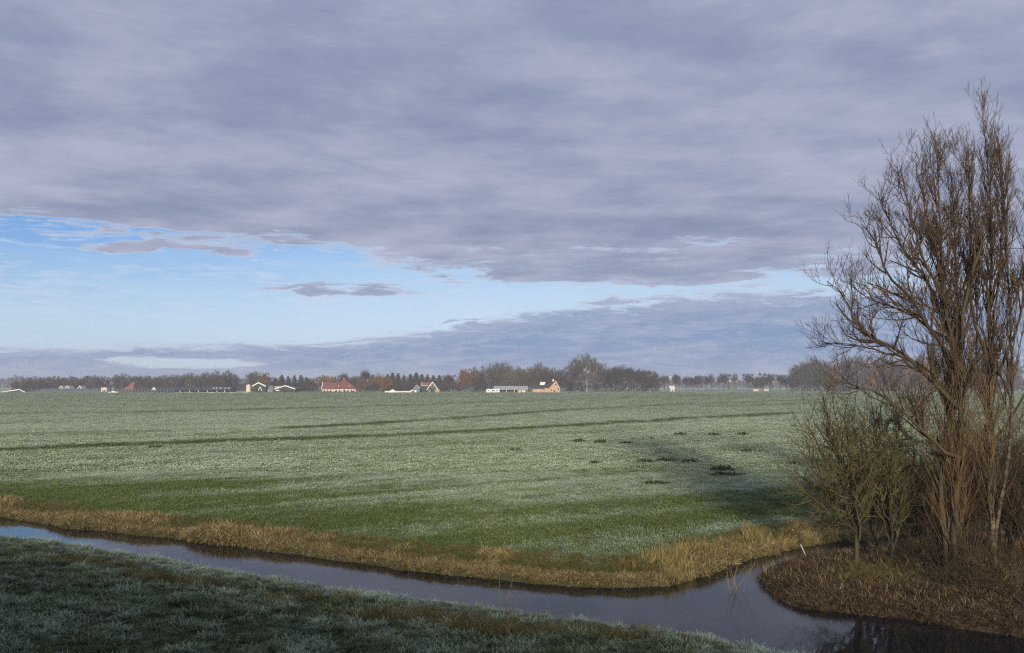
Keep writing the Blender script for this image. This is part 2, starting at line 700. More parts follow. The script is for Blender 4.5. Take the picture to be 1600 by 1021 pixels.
def litter_mat():
    m, k, b = new_mat('reed_litter')
    pos = k.n('ShaderNodeNewGeometry').outputs['Position']
    n1 = k.noise(pos, 1.3, 6, 0.65)
    n2 = k.noise(pos, 9, 5, 0.7)
    c = k.mix(k.ss(n1, 0.35, 0.65), (0.035, 0.024, 0.014), (0.11, 0.070, 0.036))
    c = k.mix(k.m('MULTIPLY', k.ss(n2, 0.5, 0.75), 0.5), c, (0.20, 0.14, 0.075))
    k.put(b.inputs['Base Color'], c)
    bump = k.n('ShaderNodeBump')
    bump.inputs['Distance'].default_value = 0.08
    k.put(bump.inputs['Height'], n2)
    k.t.links.new(bump.outputs[0], b.inputs['Normal'])
    return m


M_ISLE = litter_mat()


def grass_mat(name, root, tips, frostcol, gain):
    """tips: list of blade colours picked by the blade's own tone"""
    m, k, b = new_mat(name)
    h = attr_node(k, 'h')
    tone = attr_node(k, 'tone')
    fr = attr_node(k, 'frost', 'INSTANCER')
    sh = attr_node(k, 'shade', 'INSTANCER')
    c = tips[0]
    n = len(tips)
    mixed = k.m('ADD', k.m('MULTIPLY', tone, 0.6), k.m('MULTIPLY', sh, 0.4))
    for i in range(1, n):
        lo = 0.2 + 0.6 * (i - 0.5) / n
        c = k.mix(k.ss(mixed, lo, lo + 0.12), c, tips[i])
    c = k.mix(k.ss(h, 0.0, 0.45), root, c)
    pos = k.n('ShaderNodeNewGeometry').outputs['Position']
    nn = k.noise(pos, 1.4, 4, 0.6)
    f = k.m('ADD', fr, k.m('MULTIPLY', k.m('SUBTRACT', nn, 0.5), 0.7))
    f = k.m('ADD', f, k.m('MULTIPLY', k.m('SUBTRACT', tone, 0.5), 0.32))
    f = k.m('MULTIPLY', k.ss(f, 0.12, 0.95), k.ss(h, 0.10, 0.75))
    f = k.m('MULTIPLY', f, gain)
    k.put(b.inputs['Base Color'], k.mix(f, c, frostcol))
    b.inputs['Roughness'].default_value = 0.9
    b.inputs['Specular IOR Level'].default_value = 0.1
    return m


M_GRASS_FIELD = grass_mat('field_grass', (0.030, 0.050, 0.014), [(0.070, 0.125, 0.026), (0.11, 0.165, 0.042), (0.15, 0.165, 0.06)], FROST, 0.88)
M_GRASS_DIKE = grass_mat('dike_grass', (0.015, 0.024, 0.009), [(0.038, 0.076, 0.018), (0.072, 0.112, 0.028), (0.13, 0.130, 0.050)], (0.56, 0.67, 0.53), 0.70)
M_REED = grass_mat('straw_reed', (0.045, 0.030, 0.013), [(0.13, 0.094, 0.038), (0.27, 0.205, 0.085), (0.43, 0.335, 0.155), (0.62, 0.51, 0.29), (0.15, 0.15, 0.050)], (0.55, 0.5, 0.42), 0.3)
M_REED_GREEN = grass_mat('yellow_green_reed', (0.06, 0.055, 0.018), [(0.10, 0.105, 0.036), (0.24, 0.21, 0.075), (0.38, 0.30, 0.125)], (0.55, 0.5, 0.42), 0.2)
M_SEDGE = grass_mat('brown_sedge', (0.030, 0.020, 0.011), [(0.040, 0.026, 0.014), (0.085, 0.054, 0.027), (0.16, 0.105, 0.052), (0.40, 0.30, 0.17), (0.05, 0.042, 0.020)], (0.5, 0.45, 0.4), 0.15)
M_VERGE = grass_mat('rough_verge_grass', (0.025, 0.035, 0.010), [(0.075, 0.085, 0.025), (0.13, 0.115, 0.042), (0.20, 0.15, 0.065)], FROST, 0.35)


def water_mat():
    m, k, b = new_mat('canal_water')
    b.inputs['Base Color'].default_value = (0.010, 0.012, 0.014, 1)
    b.inputs['Roughness'].default_value = 0.04
    b.inputs['IOR'].default_value = 1.22
    b.inputs['Specular IOR Level'].default_value = 0.5
    pos = k.n('ShaderNodeNewGeometry').outputs['Position']
    x, y, z = k.sep(pos)[:3]
    n = k.noise(k.xyz(k.m('MULTIPLY', x, 1.0), k.m('MULTIPLY', y, 0.5), 0.0), 3.0, 3, 0.5)
    n2 = k.noise(pos, 0.35, 2, 0.5)
    bump = k.n('ShaderNodeBump')
    bump.inputs['Distance'].default_value = 0.010
    bump.inputs['Strength'].default_value = 0.5
    k.put(bump.inputs['Height'], k.m('MULTIPLY', n, k.ss(n2, 0.35, 0.65, 0.3, 1.0)))
    k.t.links.new(bump.outputs[0], b.inputs['Normal'])
    return m


M_WATER = water_mat()


def bark_mat(name, a, bcol, moss=None, mossf=0.0, blotch=None, scale=3.0, rough_above=None):
    m, k, b = new_mat(name)
    pos = k.n('ShaderNodeNewGeometry').outputs['Position']
    x, y, z = k.sep(pos)[:3]
    tone = attr_node(k, 'tone')
    v = k.xyz(x, y, k.m('MULTIPLY', z, 0.35))
    n = k.noise(v, scale, 6, 0.65)
    c = k.mix(k.ss(k.m('ADD', k.m('MULTIPLY', n, 0.7), k.m('MULTIPLY', tone, 0.3)), 0.3, 0.7), a, bcol)
    if moss:
        mn = k.noise(pos, 0.8, 4, 0.6)
        c = k.mix(k.m('MULTIPLY', k.ss(mn, 0.4, 0.62), mossf), c, moss)
    if blotch:
        bn = k.noise(k.xyz(k.m('MULTIPLY', x, 1.5), k.m('MULTIPLY', y, 1.5), k.m('MULTIPLY', z, 2.6)), 2.2, 6, 0.72, 0.6)
        c = k.mix(k.ss(bn, 0.47, 0.53), c, blotch)
    if rough_above:      # smooth pale bark below, rough dark bark higher up
        c = k.mix(k.ss(z, rough_above - 2.0, rough_above + 1.5), c, (0.055, 0.042, 0.026))
    k.put(b.inputs['Base Color'], c)
    b.inputs['Roughness'].default_value = 0.9
    bump = k.n('ShaderNodeBump')
    bump.inputs['Distance'].default_value = 0.02
    k.put(bump.inputs['Height'], n)
    k.t.links.new(bump.outputs[0], b.inputs['Normal'])
    return m


M_BARK = bark_mat('poplar_bark', (0.032, 0.024, 0.015), (0.085, 0.063, 0.037), (0.050, 0.052, 0.022), 0.4)
M_TWIG = bark_mat('poplar_twigs', (0.045, 0.030, 0.020), (0.105, 0.070, 0.042))
M_SHOOT = bark_mat('water_shoots', (0.052, 0.036, 0.018), (0.165, 0.116, 0.056))
M_WHITEBARK = bark_mat('pale_flaking_bark', (0.11, 0.085, 0.055), (0.27, 0.22, 0.155), None, 0, (0.045, 0.034, 0.022), 3.0, 8.0)
M_ALDER = bark_mat('mossy_bark', (0.028, 0.023, 0.015), (0.078, 0.064, 0.040), (0.050, 0.056, 0.022), 0.5)
M_ALDERTWIG = bark_mat('green_brown_twigs', (0.046, 0.038, 0.019), (0.130, 0.102, 0.048), (0.105, 0.115, 0.036), 0.55)
M_BUSH = bark_mat('thicket_stems', (0.030, 0.021, 0.013), (0.085, 0.058, 0.032))

# ------------------------------------------------------------------ the lie of the land
P_ = lambda pts, z=0.0: np.array([gp(a, b, z)[:2] for a, b in pts])
far_px = [(20, 812), (150, 830), (300, 845), (450, 864), (560, 880), (700, 899), (830, 912), (950, 919), (1040, 916), (1090, 906), (1130, 887),
          (1190, 869), (1250, 857), (1330, 846), (1400, 838), (1470, 831)]
isl_px = [(1456, 848), (1400, 856), (1335, 866), (1272, 874), (1222, 884), (1198, 900), (1200, 918), (1222, 936), (1262, 948), (1364, 963), (1456, 975), (1576, 989)]
near_px = [(20, 845), (150, 864), (300, 889), (420, 910), (560, 931), (700, 952), (850, 972), (1000, 993), (1100, 1009), (1190, 1028)]
S_DIR = np.array([0.869, -0.495])
far_w = P_(far_px)
isl_w = P_(isl_px)
near_w = P_(near_px)


def jitter(L, amp, seed):
    L = smooth_line(L, 6)
    d = fbm(L[:, 0] * 0.45, L[:, 1] * 0.45, seed, 3) - 0.5
    t = np.gradient(L, axis=0)
    nrm = np.stack([-t[:, 1], t[:, 0]], 1)
    nrm /= np.linalg.norm(nrm, axis=1, keepdims=True)
    return L + nrm * (d * amp)[:, None]


far_l, isl_l, near_l = jitter(far_w, 0.9, 3), jitter(isl_w, 0.9, 5), jitter(near_w, 0.8, 9)
FAR = 4200.0
FIELD_POLY = np.vstack([[(-FAR, far_l[0, 1] + 0.57 * (FAR + far_l[0, 0]))], far_l[0] - S_DIR * 60, far_l, [(34, 57), (48, 63), (120, 95), (FAR, 2000)],
                        [(FAR, FAR + 2000), (-FAR, FAR + 2000)]])
ISLE_POLY = np.vstack([[(FAR, 1990), (120, 89), (48, 58.5), (34, 52.6)], isl_l, isl_l[-1] + S_DIR * 60, [(900, -490), (FAR, -2400)]])
DIKE_POLY = np.vstack([near_l[0] - S_DIR * FAR, near_l, near_l[-1] + S_DIR * FAR, [(FAR, -FAR), (-FAR, -FAR)]])

DITCHES = [  # centre line (pixels on the field level), half width in metres, depth
    ([(-300, 652), (20, 647), (300, 643), (620, 634), (900, 624.5), (1150, 616.5)], 3.4, 0.50),
    ([(-300, 716), (20, 703), (150, 697), (300, 691), (450, 686), (620, 680), (760, 672.5), (900, 665), (1040, 656), (1240, 646)], 3.0, 0.60),
    ([(450, 669.5), (620, 660), (760, 650), (900, 640), (1100, 631), (1300, 625)], 2.6, 0.30),
    ([(1100, 636), (1180, 634), (1300, 630)], 2.0, 0.2),
]
TRACKS = [([(-300, 688), (20, 676.5), (300, 669), (620, 657.5), (760, 650)], 1.0), ([(-300, 700), (20, 686.5), (300, 677), (500, 671)], 0.7)]
FZ = 0.72
DITCH_W = [(P_(p, FZ), w, d) for p, w, d in DITCHES]
TRACK_W = [(P_(p, FZ), w) for p, w in TRACKS]


def interp(q, xs, ys):
    return np.interp(q, xs, ys)


def land(x, y, rough=True):
    """height, region (0 field, 1 dike, 2 spit), frost and ditch wear at world x, y"""
    df = poly_dist(x, y, FIELD_POLY)
    di = poly_dist(x, y, ISLE_POLY)
    dd = poly_dist(x, y, DIKE_POLY)
    n_s = fbm(x * 0.9, y * 0.9, 11, 4) - 0.5
    n_l = fbm(x * 0.12, y * 0.12, 21, 3) - 0.5
    # pasture
    hf = interp(df, [-6, -1.2, 0, 0.25, 1.2, 2.6, 6, 40], [-0.9, -0.7, 0, 0.22, 0.42, 0.66, 0.74, 0.72])
    ditch = np.zeros_like(x)
    for L, w, dep in DITCH_W:
        d = poly_dist(x, y, L, closed=False)
        d = d + (fbm(x * 0.12, y * 0.12, 31, 4) - 0.5) * w * 1.5
        g = 1 - sst(d, w * 0.45, w * 1.25)
        hf = hf - dep * g
        ditch = np.maximum(ditch, 1 - sst(d, w * 0.8, w * 1.6))
    far_fade = 1 - sst(y, 150, 500) * 0.6
    hf = hf + np.where(df > 0.8, (n_s * 0.16 + n_l * 0.22) * sst(df, 0.8, 3) * far_fade, 0)
    ditch = np.maximum(ditch, np.where(df > -3, 1 - sst(df, 0.9, 1.9), 0))
    # dike
    hd = interp(dd, [-6, -1.0, 0, 0.3, 1.0, 6, 18, 27.2, 28, 34, 36, 60, 300], [-0.9, -0.6, 0, 0.22, 0.36, 0.95, 2.75, 6.15, 6.3, 6.35, 6.2, 0.6, 0.6])
    n_d = fbm(x * 1.9, y * 1.9, 12, 3) - 0.5
    hd = hd + np.where(dd > 0.2, (n_s * 0.22 + n_d * 0.34) * sst(dd, 0.2, 1.5) + n_l * 0.25 * sst(dd, 2, 6) * (1 - sst(dd, 20, 27)), 0)
    # spit of reed litter
    hi = interp(di, [-6, -1.0, 0, 0.25, 0.8, 2.2, 5, 40], [-0.9, -0.6, 0, 0.18, 0.32, 0.50, 0.58, 0.6])
    hi = hi + np.where(di > 0.3, n_s * 0.34 * sst(di, 0.3, 1.5), 0)
    reg = np.argmax(np.stack([df, dd, di]), axis=0)
    z = np.maximum(np.maximum(hf, hd), hi)
    # frost lies thicker out on the open field, the strip along the reeds is green
    a = (x * 0.80 + y * 0.60); b = (-x * 0.60 + y * 0.80)
    streak = 0.6 * (fbm(a * 0.035, b * 0.22, 41, 4) - 0.5) + 0.6 * (fbm(a * 0.05, b * 0.75, 43, 3) - 0.5)
    fr = 0.14 + 0.46 * sst(df + streak * 14, 0, 25) + 0.12 * sst(y, 60, 200)
    fr = fr + streak * 0.85 + n_l * 0.22 + n_s * 0.5
    for L, w in TRACK_W:
        fr = fr + 0.5 * (1 - sst(poly_dist(x, y, L, closed=False), w * 0.4, w * 1.3))
    fr = fr - ditch * 0.9
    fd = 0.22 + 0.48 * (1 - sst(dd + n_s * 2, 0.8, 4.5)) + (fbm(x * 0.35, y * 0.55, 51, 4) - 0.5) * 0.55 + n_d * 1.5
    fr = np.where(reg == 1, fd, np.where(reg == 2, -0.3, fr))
    return z, reg, fr, ditch, (df, dd, di)


def axis(lo, fine_lo, fine_hi, hi, step, grow):
    a = list(np.arange(fine_lo, fine_hi, step))
    s, v = step, a[-1]
    while v < hi:
        s *= grow; v += s; a.append(v)
    s, v = step, fine_lo
    pre = []
    while v > lo:
        s *= grow; v -= s; pre.append(v)
    return np.array(pre[::-1] + a)


gx = axis(-2600, -46, 46, 2600, 0.42, 1.055)
gy = axis(-260, 6, 112, 2900, 0.42, 1.042)
GX, GY = np.meshgrid(gx, gy)
fx, fy_ = GX.ravel(), GY.ravel()
z, reg, fr, dch, dist3 = land(fx, fy_)
ny, nx = GX.shape
ids = np.arange(nx * ny).reshape(ny, nx)
quads = np.stack([ids[:-1, :-1], ids[:-1, 1:], ids[1:, 1:], ids[1:, :-1]], -1).reshape(-1, 4)
qreg = reg[quads[:, 0]]
ALLV = np.stack([fx, fy_, z], 1)
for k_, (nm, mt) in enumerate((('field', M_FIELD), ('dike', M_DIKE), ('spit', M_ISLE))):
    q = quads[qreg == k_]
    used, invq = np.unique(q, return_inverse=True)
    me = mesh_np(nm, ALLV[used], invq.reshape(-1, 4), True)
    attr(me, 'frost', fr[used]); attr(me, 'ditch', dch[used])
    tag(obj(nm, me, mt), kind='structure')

# water: one sheet a little wider than the channels
wp = np.array([(-330, 150, 0), (-330, -20, 0), (330, -240, 0), (330, 260, 0), (60, 90, 0)], float)
wm = bpy.data.meshes.new('canal_water')
wm.from_pydata([tuple(p) for p in wp], [], [list(range(len(wp)))])
tag(obj('canal_water', wm, M_WATER), kind='structure')

# ------------------------------------------------------------------ grass, reeds and sedge
def in_view(x, y, pad=0.06):
    return (y > 3) & (np.abs(x / np.maximum(y, 1e-3)) < 0.545 + pad)


def surf(x, y):
    z, rg, f, dt, ds = land(x, y)
    return z, rg, f, dt, ds


# dike slope in front of the camera: frosted tussocky grass
rng = np.random.default_rng(101)
DG = [blades('dike_tuft', M_GRASS_DIKE, 30, 0.098, 0.014, 0.12, 0.50, 1.1, 200 + i, 3, 0.7) for i in range(5)]
DT = [blades('dike_tussock', M_GRASS_DIKE, 60, 0.27, 0.017, 0.15, 0.40, 1.3, 220 + i) for i in range(4)]
n = 230000
x = rng.uniform(-34, 22, n); y = rng.uniform(9, 56, n)
m = in_view(x, y)
x, y = x[m], y[m]
keep = rng.random(len(x)) < np.clip(1.15 - y / 70, 0.35, 1)
x, y = x[keep], y[keep]
z, rg, f, dt, ds = surf(x, y)
dd = ds[1]
m = (dd > 0.05) & (dd < 25)
x, y, z, f, dd = x[m], y[m], z[m], f[m], dd[m]
lush = fbm(x * 1.9, y * 1.9, 12, 3)
s = (0.65 + 0.7 * rng.random(len(x))) * (0.7 + 0.8 * sst(lush, 0.4, 0.75))
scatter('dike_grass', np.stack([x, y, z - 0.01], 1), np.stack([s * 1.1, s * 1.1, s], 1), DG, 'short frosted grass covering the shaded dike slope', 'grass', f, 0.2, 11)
nt = 11000
x = rng.uniform(-34, 22, nt); y = rng.uniform(9, 56, nt)
z, rg, f, dt, ds = surf(x, y)
lush = fbm(x * 0.35, y * 0.5, 78, 3)
edge = ds[1] < 1.3
m = in_view(x, y) & (ds[1] > 0.12) & (ds[1] < 25) & ((lush > 0.47) | edge)
x, y, z, f, lush, edge = x[m], y[m], z[m], f[m], lush[m], edge[m]
s = 0.38 + 0.60 * rng.random(len(x)) ** 2
fr_t = np.where(edge, f + 0.1, f - 0.45 - 0.3 * rng.random(len(x)))
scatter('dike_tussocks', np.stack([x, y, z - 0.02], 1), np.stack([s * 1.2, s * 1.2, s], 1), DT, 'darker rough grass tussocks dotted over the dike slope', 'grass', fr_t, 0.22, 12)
# olive and straw tinted tufts low on the slope
VT = [blades('verge_tuft', M_VERGE, 46, 0.34, 0.018, 0.16, 0.36, 1.0, 240 + i) for i in range(4)]
cen = [gp(a, b, zz)[:2] for a, b, zz in ((660, 965, 0.9), (720, 978, 0.8), (640, 958, 0.9), (860, 985, 0.7), (960, 995, 0.5), (500, 930, 0.8), (80, 868, 0.8), (290, 912, 0.8), (240, 900, 0.9), (160, 878, 0.8), (760, 985, 0.9))]
px_, py_ = [], []
for c in cen:
    k_ = 46
    px_.append(c[0] + rng.normal(0, 0.9, k_)); py_.append(c[1] + rng.normal(0, 0.45, k_))
x, y = np.concatenate(px_), np.concatenate(py_)
z, rg, f, dt, ds = surf(x, y)
m = ds[1] > 0.3
x, y, z = x[m], y[m], z[m]
s = rng.uniform(0.6, 1.15, len(x))
scatter('dike_verge_tufts', np.stack([x, y, z - 0.02], 1), np.stack([s, s, s], 1), VT, 'yellowish longer grass tufts low on the dike slope', 'grass', np.full(len(x), 0.05), 0.2, 13)

# pasture: low hummocky grass, thinning out with distance
FG = [blades('field_tuft', M_GRASS_FIELD, 22, 0.085, 0.020, 0.19, 0.6, 1.0, 260 + i, 2) for i in range(5)]
FP = [blades('field_patch', M_GRASS_FIELD, 44, 0.11, 0.045, 0.60, 0.6, 0.9, 270 + i, 2) for i in range(5)]


def pick_field(n, y0, y1, pw, seed):
    r = np.random.default_rng(seed)
    u = r.random(n)
    y = (y0 ** pw + u * (y1 ** pw - y0 ** pw)) ** (1 / pw)
    x = (r.random(n) * 2 - 1) * 0.60 * y
    z, rg, f, dt, ds = surf(x, y)
    m = (ds[0] > 1.2)
    return x[m], y[m], z[m], f[m], dt[m], ds[0][m], r


x, y, z, f, dt, df, r = pick_field(170000, 36, 100, 1.0, 301)
s = r.uniform(0.6, 1.3, len(x)) * (0.75 + 0.9 * fbm(x * 0.8, y * 0.8, 80, 3))
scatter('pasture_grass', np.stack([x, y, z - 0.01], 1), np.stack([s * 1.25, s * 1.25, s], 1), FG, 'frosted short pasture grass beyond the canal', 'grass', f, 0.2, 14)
x, y, z, f, dt, df, r = pick_field(170000, 80, 860, 0.30, 302)
s = r.uniform(0.7, 1.5, len(x))
sw = s * np.clip(y / 170, 1, 4)
scatter('distant_pasture_grass', np.stack([x, y, z - 0.01], 1), np.stack([sw * 1.3, sw * 1.3, s], 1), FP, 'pale frosted grass further out on the pasture', 'grass', f, 0.12, 15)

# ditch banks carry dull straw-coloured grass
pts = []
for L, w, dep in DITCH_W[:2]:
    Ls = smooth_line(np.c_[L, np.zeros(len(L))][:, :2], 30)
    seg = np.linalg.norm(np.diff(Ls, axis=0), axis=1)
    cum = np.r_[0, np.cumsum(seg)]
    k_ = int(cum[-1] * 5)
    u = rng.random(k_) * cum[-1]
    xx, yy = np.interp(u, cum, Ls[:, 0]), np.interp(u, cum, Ls[:, 1])
    pts.append(np.stack([xx + rng.normal(0, w * 0.55, k_), yy + rng.normal(0, w * 0.55, k_)], 1))
pts = np.vstack(pts)
m = in_view(pts[:, 0], pts[:, 1]) & (fbm(pts[:, 0] * 0.1, pts[:, 1] * 0.1, 91, 3) > 0.40)
pts = pts[m]
z = surf(pts[:, 0], pts[:, 1])[0]
s = rng.uniform(0.6, 1.4, len(pts))
VD = [blades('ditch_tuft', M_VERGE, 26, 0.22, 0.030, 0.40, 0.45, 0.9, 280 + i, 2) for i in range(4)]
scatter('ditch_grass', np.c_[pts, z - 0.02], np.stack([s, s, s], 1), VD, 'dull brownish grass along the field ditches', 'grass', np.full(len(pts), 0.0), 0.15, 16)

# far bank: belt of dead straw-coloured reed and grass
RD = [blades('reed_clump', M_REED, 44, 0.50, 0.030, 0.20, 0.55, 1.6, 300 + i, 4) for i in range(6)]
RS = [blades('reed_flat', M_REED, 34, 0.50, 0.034, 0.22, 0.95, 1.1, 320 + i, 4) for i in range(4)]


def along(L, k_, seed):
    r = np.random.default_rng(seed)
    seg = np.linalg.norm(np.diff(L, axis=0), axis=1)
    cum = np.r_[0, np.cumsum(seg)]
    u = r.random(k_) * cum[-1]
    p = np.stack([np.interp(u, cum, L[:, 0]), np.interp(u, cum, L[:, 1])], 1)
    t = np.stack([np.interp(u, cum[:-1], np.diff(L[:, 0]) / seg), np.interp(u, cum[:-1], np.diff(L[:, 1]) / seg)], 1)
    t /= np.linalg.norm(t, axis=1, keepdims=True)
    nrm = np.stack([-t[:, 1], t[:, 0]], 1)
    return p, nrm, r


far_x = np.vstack([far_l[0] - S_DIR * 5, far_l])
p, nrm, r = along(far_x, 18500, 401)
off = r.random(len(p)) ** 0.9 * 2.9
q = p + nrm * off[:, None]
z, rg, f, dt, ds = surf(q[:, 0], q[:, 1])
bushy = fbm(q[:, 0] * 0.35, q[:, 1] * 0.35, 95, 3)
wid = 0.9 + 1.5 * sst(bushy, 0.3, 0.7)
m = (ds[0] > 0.02) & (ds[0] < wid) & (rg == 0)
q, z, bushy, d0 = q[m], z[m], bushy[m], ds[0][m]
s = r.uniform(0.45, 1.0, len(q)) * (0.55 + 0.65 * sst(bushy, 0.42, 0.72)) * (1 - 0.35 * sst(d0, 1.2, 3.0))
gx_, gy_ = gp(325, 835, 0.3)[:2]
s *= 1 + 0.55 * np.exp(-(((q[:, 0] - gx_) / 1.6) ** 2 + ((q[:, 1] - gy_) / 2.2) ** 2))
flat_ = r.random(len(q)) < 0.45
fx_, ff = q[flat_], q[~flat_]
scatter('bank_reeds', np.c_[ff, z[~flat_] - 0.03], np.repeat(s[~flat_][:, None], 3, 1), RD, 'straw-coloured dead reeds along the far canal bank', 'reeds', np.zeros(len(ff)), 0.22, 17)
scatter('bank_flattened_reeds', np.c_[fx_, z[flat_] - 0.02], np.repeat(s[flat_][:, None], 3, 1), RS, 'flattened pale reed straw lying on the far canal bank', 'reeds', np.zeros(len(fx_)), 0.3, 18)

# mown brownish verge behind the reeds and a green fringe at the foot
p, nrm, r = along(far_x, 3900, 402)
off = r.random(len(p)) * 2.6
q = p + nrm * off[:, None]
z, rg, f, dt, ds = surf(q[:, 0], q[:, 1])
m = (ds[0] > 0.9) & (rg == 0)
q, z = q[m], z[m]
s = r.uniform(0.4, 0.95, len(q))
scatter('bank_verge_grass', np.c_[q, z - 0.02], np.repeat(s[:, None], 3, 1), VT, 'rough olive grass between the reeds and the pasture', 'grass', np.full(len(q), 0.1), 0.2, 19)

# yellow-green upright reed on the outer side of the bend
GR = [blades('green_reed_clump', M_REED_GREEN, 26, 0.85, 0.020, 0.20, 0.16, 0.45, 340 + i, 4) for i in range(5)]
L = smooth_line(P_([(1035, 918), (1090, 905), (1130, 886), (1190, 868), (1250, 856), (1300, 850)]), 6)
p, nrm, r = along(L, 620, 403)
off = r.random(len(p)) * 2.2
q = p + nrm * off[:, None]
z, rg, f, dt, ds = surf(q[:, 0], q[:, 1])
tt = fbm(q[:, 0] * 0.6, q[:, 1] * 0.6, 96, 3)
m = (ds[0] > -0.25) & (ds[0] < 2.0) & (tt > 0.40)
q, z, tt = q[m], z[m], tt[m]
s = r.uniform(0.3, 0.95, len(q)) * (0.42 + 0.5 * sst(tt, 0.4, 0.7))
scatter('green_reeds', np.c_[q, z - 0.03], np.repeat(s[:, None], 3, 1), GR, 'upright yellow-green reeds on the bend of the far bank', 'reeds', np.zeros(len(q)), 0.12, 20)

# spit: brown sedge drooping over the edge, loose litter on top
SD = [blades('sedge_clump', M_SEDGE, 50, 0.55, 0.024, 0.18, 0.7, 1.7, 360 + i, 4) for i in range(6)]
SF = [blades('sedge_litter', M_SEDGE, 26, 0.60, 0.032, 0.25, 1.25, 0.5, 380 + i, 3) for i in range(5)]
n = 26000
r = np.random.default_rng(404)
x = r.uniform(9, 34, n); y = r.uniform(27, 56, n)
z, rg, f, dt, ds = surf(x, y)
di = ds[2]
m = (di > -0.12) & (di < 14) & in_view(x, y, 0.1)
x, y, z, di = x[m], y[m], z[m], di[m]
edge = di < 1.2
keep = edge | (r.random(len(x)) < 0.55)
x, y, z, di, edge = x[keep], y[keep], z[keep], di[keep], edge[keep]
up = (edge & (r.random(len(x)) < 0.6)) | (fbm(x * 0.5, y * 0.5, 97, 3) > 0.64)
s = r.uniform(0.35, 0.85, len(x)) * np.where(edge, 0.85, 0.8)
scatter('spit_sedge', np.c_[x, y, z - 0.03][up], np.repeat(s[up][:, None], 3, 1), SD, 'brown dead sedge hanging over the edge of the spit', 'sedge', np.zeros(up.sum()), 0.25, 21)
scatter('spit_litter', np.c_[x, y, z - 0.01][~up], np.repeat(s[~up][:, None], 3, 1), SF, 'brown reed litter strewn over the spit under the trees', 'litter', np.zeros((~up).sum()), 0.3, 22)
# taller straw grass round the tree feet
cen = [gp(a, b, 0.7)[:2] for a, b in ((1450, 868), (1465, 860), (1440, 880), (1415, 862), (1530, 880), (1480, 850), (1570, 895))]
x = np.concatenate([c[0] + r.normal(0, 0.55, 26) for c in cen]); y = np.concatenate([c[1] + r.normal(0, 0.8, 26) for c in cen])
z, rg, f, dt, ds = surf(x, y)
m = ds[2] > 0.4
s = r.uniform(0.5, 1.0, len(x))[m]
scatter('spit_tall_grass', np.c_[x, y, z - 0.03][m], np.repeat(s[:, None] * 1.1, 3, 1), RD, 'tall straw grass around the tree feet on the spit', 'grass', np.zeros(m.sum()), 0.15, 23)
# green fringe of low plants near the small trees
cen = [gp(a, b, 0.7)[:2] for a, b in ((1360, 888), (1385, 886), (1400, 895), (1345, 893))]
x = np.concatenate([c[0] + r.normal(0, 0.8, 60) for c in cen]); y = np.concatenate([c[1] + r.normal(0, 0.8, 60) for c in cen])
z, rg, f, dt, ds = surf(x, y)
m = ds[2] > 0.4
s = r.uniform(0.5, 0.9, len(x))[m]
scatter('spit_green_grass', np.c_[x, y, z - 0.02][m], np.repeat(s[:, None], 3, 1), VT, 'low green grass at the feet of the small mossy trees', 'grass', np.zeros(m.sum()), 0.2, 24)
# ------------------------------------------------------------------ trees on the spit
def ground_z(x, y):
    return float(land(np.array([float(x)]), np.array([float(y)]))[0][0])


def foot(px, py, zg=0.55):
    p = gp(px, py, zg)
    p[2] = ground_z(p[0], p[1])
    return p


def px_path(ctrl, Y0, n):
    """ctrl: (px, py, depth offset) -> smooth path of n points"""
    W_ = np.array([at(a, b, Y0 + c) for a, b, c in ctrl])
    S = smooth_line(W_, 8)
    seg = np.r_[0, np.cumsum(np.linalg.norm(np.diff(S, axis=0), axis=1))]
    u = np.linspace(0, seg[-1], n)
    return np.stack([np.interp(u, seg, S[:, i]) for i in range(3)], 1)


def wob_path(P, amp, rng):
    n = len(P)
    w = np.cumsum(rng.normal(0, amp, (n, 3)), axis=0)
    w -= np.linspace(0, 1, n)[:, None] * w[-1]
    return P + w


def build_tree(name, label, cat, base, trunks, limbs, cfg, mats, seed, group=None, shoots=None, extra_from=None):
    """trunks/limbs: (path, r0, r1); cfg for spread(); shoots: list of branches"""
    rng = np.random.default_rng(seed)
    root = thing(name, label, cat, base, 0, group)
    off = np.array([float(v) for v in base])
    crown, twigs = [], []
    for P, r0, r1 in trunks:
        r = np.linspace(0, 1, len(P))
        rad = r0 + (r1 - r0) * r ** 0.8
        rad[0] *= 1.35
        o = obj('trunk', tube_mesh('trunk', [(P - off, rad)]), mats[0], root)
        spread(twigs, P, rad, 0, cfg, rng)
    for P, r0, r1 in limbs:
        rad = np.linspace(r0, r1, len(P))
        obj('limb', tube_mesh('limb', [(P - off, rad)]), mats[1], root)
        spread(twigs, P, rad, 0, cfg['limb'] if 'limb' in cfg else cfg, rng)
    if twigs:
        obj('crown', tube_mesh('crown', [(P - off, r) for P, r in twigs]), mats[2], root)
    if shoots:
        obj('water_shoots', tube_mesh('water_shoots', [(P - off, r) for P, r in shoots]), mats[3], root)
    return root


UPR = dict(n=[3.0, 2.5, 3.2, 4.6], t0=[0.30, 0.12, 0.12, 0.10], ang=[26, 28, 34, 40], len=[3.0, 1.5, 0.78, 0.40], rad=[0.042, 0.019, 0.0115, 0.0075],
           seg=[7, 5, 4, 3], up=[0.9, 0.8, 0.7, 0.5], wob=[0.07, 0.10, 0.12, 0.12], tip=0.0050)
SPR = dict(n=[2.9, 2.9, 3.4, 4.6], t0=[0.16, 0.12, 0.12, 0.10], ang=[42, 42, 42, 42], len=[2.1, 1.2, 0.75, 0.42], rad=[0.038, 0.018, 0.0115, 0.0075],
           seg=[6, 5, 4, 3], up=[0.75, 0.7, 0.8, 0.6], wob=[0.13, 0.14, 0.14, 0.14], tip=0.0050)
UPR['limb'] = SPR

